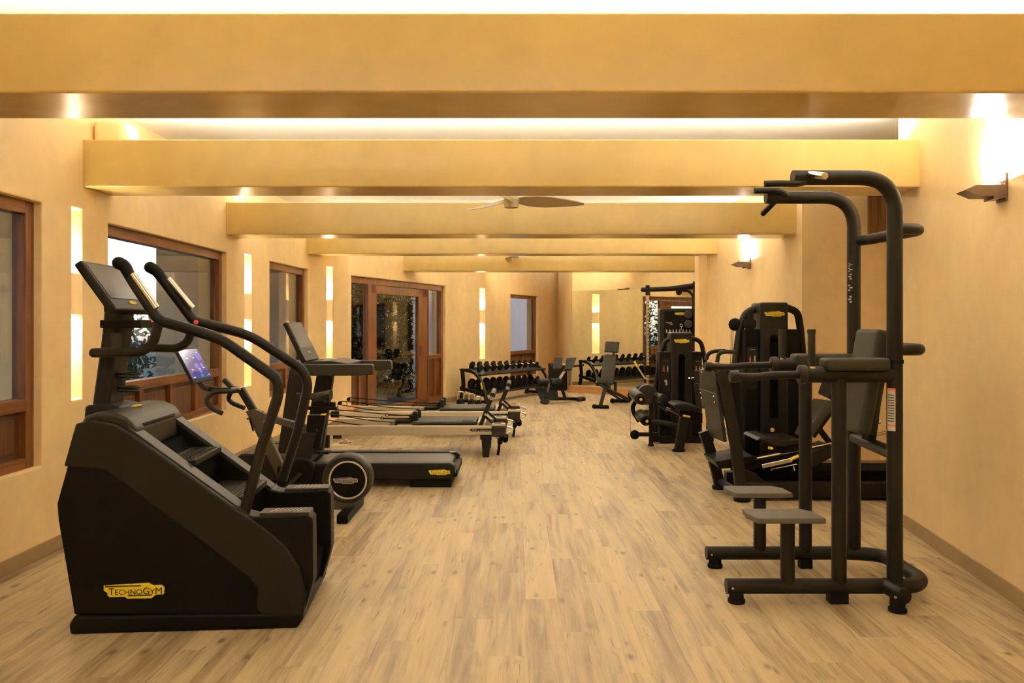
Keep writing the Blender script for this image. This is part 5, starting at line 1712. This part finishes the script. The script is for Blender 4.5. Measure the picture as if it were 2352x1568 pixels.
# seat carriage on inclined guide rods
for b in (-0.18, 0.06):
    t.part('guide_rod', MB().tube([A(1690, 1062, b), A(1850, 1030, b), A(2075, 985, b)], 0.014, 0, 8), CHROME)
t.part('seat_beam', MB().tube([A(1700, 1070, -0.06), A(1905, 1030, -0.06)], 0.05, rect=(0.10, 0.12)), BLACK)
t.part('carriage_beam', MB().prism(t.az([(1836, 1048), (1910, 1022), (1912, 1048), (1868, 1072), (1838, 1075)], -0.2), -0.22, 0.10, 0.008), BLACK)
t.part('steel_lever', MB().tube([A(1750, 1071, -0.28), A(1818, 1056, -0.28)], 0.025, rect=(0.036, 0.02)), CHROME)
t.part('lever_grip', MB().tube([A(1815, 1055, -0.28), A(1834, 1047, -0.28)], 0.015, 0, 10), YELGRIP)
t.part('lever_rods', MB().tube([A(1770, 1078, -0.25), A(1830, 1066, -0.25)], 0.006, 0, 6).tube([A(1772, 1076, -0.25), A(1774, 1088, -0.25), A(1782, 1088, -0.25)], 0.006, 0.01, 6).tube([A(1822, 1070, -0.25), A(1826, 1084, -0.25)], 0.006, 0, 6), CHROME)
se = t.az([(1737, 1011), (1744, 1004), (1765, 1003), (1795, 1009), (1838, 1008), (1840, 1017), (1800, 1027), (1772, 1023), (1760, 1014), (1748, 1011)], -0.25)
t.part('seat', MB().prism(se, -0.27, 0.17, 0.016, 3), BLKPAD)
t.part('seat_pan', MB().prism(t.az([(1775, 1020), (1838, 1013), (1850, 1030), (1795, 1038)], -0.2), -0.22, 0.12, 0.006), BLACK2)
bkp = t.az([(1830, 985), (1895, 915), (1908, 922), (1905, 930), (1858, 985), (1850, 1000)], -0.22)
t.part('backrest', MB().slab([A(1823, 995, 0.17), A(1845, 1000, -0.27), A(1905, 918, -0.27), A(1868, 913, 0.17)], 0.07, 0.016), GREYPAD)
t.part('headrest', MB().slab([A(1877, 903, 0.12), A(1902, 915, -0.22), A(1928, 862, -0.22), A(1892, 862, 0.12)], 0.06, 0.016), BLKPAD)
t.part('back_frame', MB().tube([A(1862, 1000, -0.05), A(1922, 918, -0.05)], 0.03, rect=(0.05, 0.12)).tube([A(1878, 980, -0.05), A(1910, 1022, -0.05)], 0.025, rect=(0.045, 0.05)), BLACK)
t.part('seat_knob', MB().cyl(A(1766, 1028, -0.28), A(1774, 1030, -0.26), 0.012), YELGRIP)
t.part('shoulder_pad', MB().box(A(1850, 828, 0.10), (0.12, 0.10, 0.05), None, 0.015), BLKPAD) if False else None

# ================================================================== chin-up and dip frame
t = T('chin_dip_frame', 'tall black tubular chin-up and dip frame with grey steps, nearest on the right', 'exercise frame', 1.85, 4.665)
A = t.at
n_, f_ = -0.315, 0.315
zb = 0.088
RR = 0.041
xa_n, xa_f = A(1668, 1345, n_).x, A(1622, 1271, f_).x
xm_n, xm_f = A(2055, 1200, n_).x, A(1961, 1100, f_).x
# base loop
bs = MB().tube([(xa_n, n_, zb), (xm_n + 0.0, n_, zb)], RR, 0, 14)
bs.tube([(xa_f, f_, zb), (xm_f - 0.02, f_, zb), (xm_f + 0.16, f_ - 0.05, zb), (xm_n + 0.20, n_ + 0.10, zb), (xm_n + 0.10, n_ + 0.0, zb), (xm_n - 0.02, n_, zb)], RR, 0.13, 14)
pe = A(2090, 1379, n_ - 0.17)
bs.tube([(xm_n - 0.05, n_ + 0.02, zb), (pe.x - 0.03, n_ - 0.17, zb)], RR, 0, 14)
t.part('base_frame', bs, BLACK)
for (x, b) in ((xa_n + 0.055, n_), (xa_f + 0.055, f_), (pe.x - 0.05, n_ - 0.14)):
    ft = t.part('foot', MB().cyl((x, b, 0.02), (x, b, zb), 0.038, seg=18).cyl((x, b, 0.0), (x, b, 0.022), 0.046, seg=18, bev=0.005), RUBBER)
    t.part('bolt', MB().cyl((x - 0.03, b - 0.043, zb), (x - 0.03, b - 0.037, zb), 0.007), CHROME, ft)
t.part('foot', MB().span(A(1845, 1300, f_).x - 0.03, A(1845, 1300, f_).x + 0.045, f_ - 0.04, f_ + 0.02, 0.0, 0.06, 0.006), RUBBER)
t.part('foot', MB().span(A(1923, 1300, n_).x - 0.05, A(1923, 1300, n_).x + 0.05, n_ - 0.035, n_ + 0.035, 0.0, 0.06, 0.006), RUBBER)
# main posts with bent tops
zn = A(1900, 408, n_).z
for (b, x, xe, py, px_end) in ((n_, xm_n, 1822, 408, 0), (f_, xm_f, 1760, 453, 0)):
    e = A(xe, py, b)
    t.part('main_post', MB().tube([(x, b, zb), (x, b, e.z), (e.x, b, e.z)], RR if b < 0 else 0.040, 0.19, 16, n=10), BLACK)
    t.part('tube_cap', MB().cyl((e.x - 0.004, b, e.z), (e.x + 0.002, b, e.z), RR * 0.98, seg=18), GUN)
    xp = A(1927, 1000, n_).x if b < 0 else A(1850, 1000, f_).x
    za = A(1950, 860, n_).z if b < 0 else A(1900, 838, f_).z
    t.part('front_post', MB().tube([(xp, b, zb), (xp, b, za)], RR * 0.95, 0, 16), BLACK)
    # dip arm
    xs = A(1838, 858, n_).x if b < 0 else A(1774, 838, f_).x
    t.part('dip_arm', MB().tube([(xs, b, za), (x, b, za)], 0.044, 0, 16), BLACK)
    cl = t.part('arm_collar', MB().cyl((xs - 0.008, b, za), (xs + 0.028, b, za), 0.052, seg=20, bev=0.004), GUN)
    xh = A(1680, 860, n_).x if b < 0 else A(1622, 838, f_).x
    xk = xs - (xs - xh) * 0.45
    t.part('dip_handle', MB().tube([(xs, b, za), (xk, b, za - 0.004), (xk - 0.06, b - 0.01, za - 0.012), (xh, b - 0.01, za - 0.012)], 0.021, 0.04, 12).tube([(xh + 0.05, b - 0.01, za - 0.012), (xh + 0.02, b - 0.01, za - 0.012), (xh - 0.012, b - 0.01, za - 0.012)], [0.021, 0.032, 0.030], 0, 14), BLACK)
    xg = A(1864, 800, n_).x if b < 0 else A(1796, 790, f_).x
    zg = A(1864, 756, n_).z if b < 0 else A(1796, 756, f_).z
    t.part('upright_grip', MB().cyl((xg, b, za + 0.03), (xg, b, zg), 0.020, seg=14).cyl((xg, b, zg - 0.025), (xg, b, zg), 0.0225, seg=14, bev=0.004), GUN)
    t.part('grip_washer', MB().cyl((xg, b, za + 0.035), (xg, b, za + 0.045), 0.029, seg=16), CHROME)
    # arm pad
    if b < 0:
        q0, q1 = A(1894, 822, n_ - 0.02), A(2040, 852, n_ - 0.02)
    else:
        q0, q1 = A(1822, 812, f_), A(1962, 842, f_)
    inn = 1 if b < 0 else -1
    t.part('arm_pad', MB().span(q0.x, q1.x, b - 0.065, b + 0.075 , q1.z, q0.z, 0.026, 4), GREYPAD)
    # step
    if b < 0:
        xs_, s0, s1, zz = A(1809, 1250, n_).x, A(1735, 1195, n_ - 0.05).x, A(1890, 1197, n_ - 0.05).x, A(1800, 1185, n_).z
    else:
        xs_, s0, s1, zz = A(1745, 1180, f_).x, A(1686, 1138, f_ - 0.05).x, A(1815, 1140, f_ - 0.05).x, A(1745, 1129, f_).z
    t.part('step_post', MB().tube([(xs_, b, zb), (xs_, b, zz - 0.015)], 0.038, 0, 16), BLACK)
    sp_ = t.part('step_plate', MB().slab([(s0, b - 0.10, zz + 0.012), (s1, b - 0.10, zz + 0.012), (s1 - 0.01, b + 0.06, zz + 0.012), (s1 - 0.06, b + 0.13, zz + 0.012), (s0 - 0.02, b + 0.13, zz + 0.012), (s0 - 0.03, b + 0.02, zz + 0.012)], 0.03, 0.006), STEPG)
# pull-up grips
e = A(1822, 408, n_)
t.part('pull_up_grip', MB().tube([(e.x + 0.09, n_, e.z - 0.01), (e.x + 0.02, n_ - 0.03, e.z - 0.04), A(1800, 421, n_ - 0.03), A(1756, 422, n_ - 0.03)], 0.0175, 0.05, 12), BLACK)
t.part('pull_up_grip', MB().cyl((e.x + 0.075, n_ - 0.03, e.z + 0.012), A(1895, 404, n_ - 0.24), 0.0185, seg=14, bev=0.003), CHROME, label='bright steel stub of the near pull-up grip')
e = A(1760, 453, f_)
t.part('pull_up_grip', MB().tube([(e.x + 0.13, f_ - 0.02, e.z + 0.0), A(1795, 437, f_ - 0.06), A(1733, 438, f_ - 0.06)], 0.018, 0.04, 12), BLACK)
t.part('pull_up_grip', MB().tube([(e.x + 0.06, f_, e.z - 0.02), A(1753, 490, f_ + 0.10)], 0.017, 0, 12).ball(A(1753, 490, f_ + 0.10), 0.017), BLACK)
# rear U bars
for zq, ex in ((A(2080, 525, n_).z, 0.17), (A(2080, 803, n_).z, 0.165)):
    t.part('rear_bar', MB().tube([(xm_n, n_, zq), (xm_n + ex, n_ + 0.02, zq), (xm_f + ex, f_ - 0.02, zq), (xm_f, f_, zq)] if ex < 0.168 else [(xm_n, n_, zq), (xm_n + ex, n_ + 0.03, zq), (xm_f + 0.06, f_ - 0.06, zq), (xm_f, f_, zq)], 0.032, 0.13, 14, n=8), BLACK)
t.part('cross_bar', MB().cyl((xm_f, f_, 0.805), (xm_n, n_, 0.80), 0.036, seg=16), BLACK)
# back pad
pt, pb2 = A(2005, 757, 0.0), A(1962, 992, 0.0)
dv = (pb2 - pt).normalized()
rot = Matrix((dv, V((0, 1, 0)), dv.cross(V((0, 1, 0))))).transposed()
L = (pb2 - pt).length
bp_ = t.part('back_pad', MB().box((pt + pb2) / 2, (L, 0.30, 0.075), rot, 0.03, 4), GREYPAD)
nx = V((-dv.z, 0, dv.x))
nx = nx if nx.x > 0 else -nx
t.part('pad_plate', MB().box((pt + pb2) / 2 + nx * 0.055 + dv * 0.03, (L * 0.86, 0.24, 0.03), rot, 0.008), GUN)
t.part('pad_bracket', MB().tube([(pt + pb2) / 2 + nx * 0.08 + dv * 0.1, V(((pt + pb2).x / 2 + 0.03, 0, 0.83))], 0.03, rect=(0.05, 0.09)).tube([(pt + pb2) / 2 + nx * 0.07 - dv * 0.2, (xm_n + 0.13, 0, A(2080, 803, n_).z)], 0.02, rect=(0.04, 0.06)), BLACK)
t.part('bolt', MB().ball(A(2021, 969, -0.14), 0.012, (1, 1, 1), 10), CHROME)
# post joint, stickers
zj = A(2055, 826, n_).z
t.part('post_joint', MB().cyl((xm_n, n_, zj - 0.02), (xm_n, n_, zj), RR + 0.004, seg=18), BLACK2)
z0, z1 = A(2038, 990, n_ - 0.04).z, A(2038, 892, n_ - 0.04).z


def arc_sticker(x, b, r, a0, a1, z0, z1, m, name, parent=None):
    bm_ = MB()
    cols = []
    for i in range(6):
        a = math.radians(a0 + (a1 - a0) * i / 5)
        cols.append((bm_.bm.verts.new((x + r * math.cos(a), b + r * math.sin(a), z0)), bm_.bm.verts.new((x + r * math.cos(a), b + r * math.sin(a), z1))))
    for (p, q), (s, u) in zip(cols, cols[1:]):
        bm_.bm.faces.new((p, s, u, q))
    return t.part(name, bm_, m, parent)


stk = arc_sticker(xm_n, n_, RR + 0.0008, 185, 250, z0, z1, WHITEL, 'warning_sticker')
arc_sticker(xm_n, n_, RR + 0.0016, 185, 250, z1 - 0.012, z1, ORANGE, 'sticker_band', stk)
arc_sticker(xm_n, n_, RR + 0.0016, 185, 250, z0 + 0.025, z0 + 0.034, ORANGE, 'sticker_band', stk)
for k in range(11):
    zz = z0 + 0.05 + k * (z1 - z0 - 0.075) / 11
    arc_sticker(xm_n, n_, RR + 0.0016, 192, 242, zz, zz + 0.005, GUN, 'sticker_text', stk)
for (py0, py1) in ((604, 612), (614, 624), (627, 642), (652, 668), (677, 695)):
    za_, zb_ = A(1952, py1, f_).z, A(1952, py0, f_).z
    for q in range(3):
        h = (zb_ - za_) / 3
        a0 = 200 + 12 * ((q + py0) % 2)
        arc_sticker(xm_f, f_, 0.0415, a0, a0 + 18 + 8 * (q == 1), za_ + q * h, za_ + (q + 0.6) * h, SILVERB, 'exercise_pictogram')
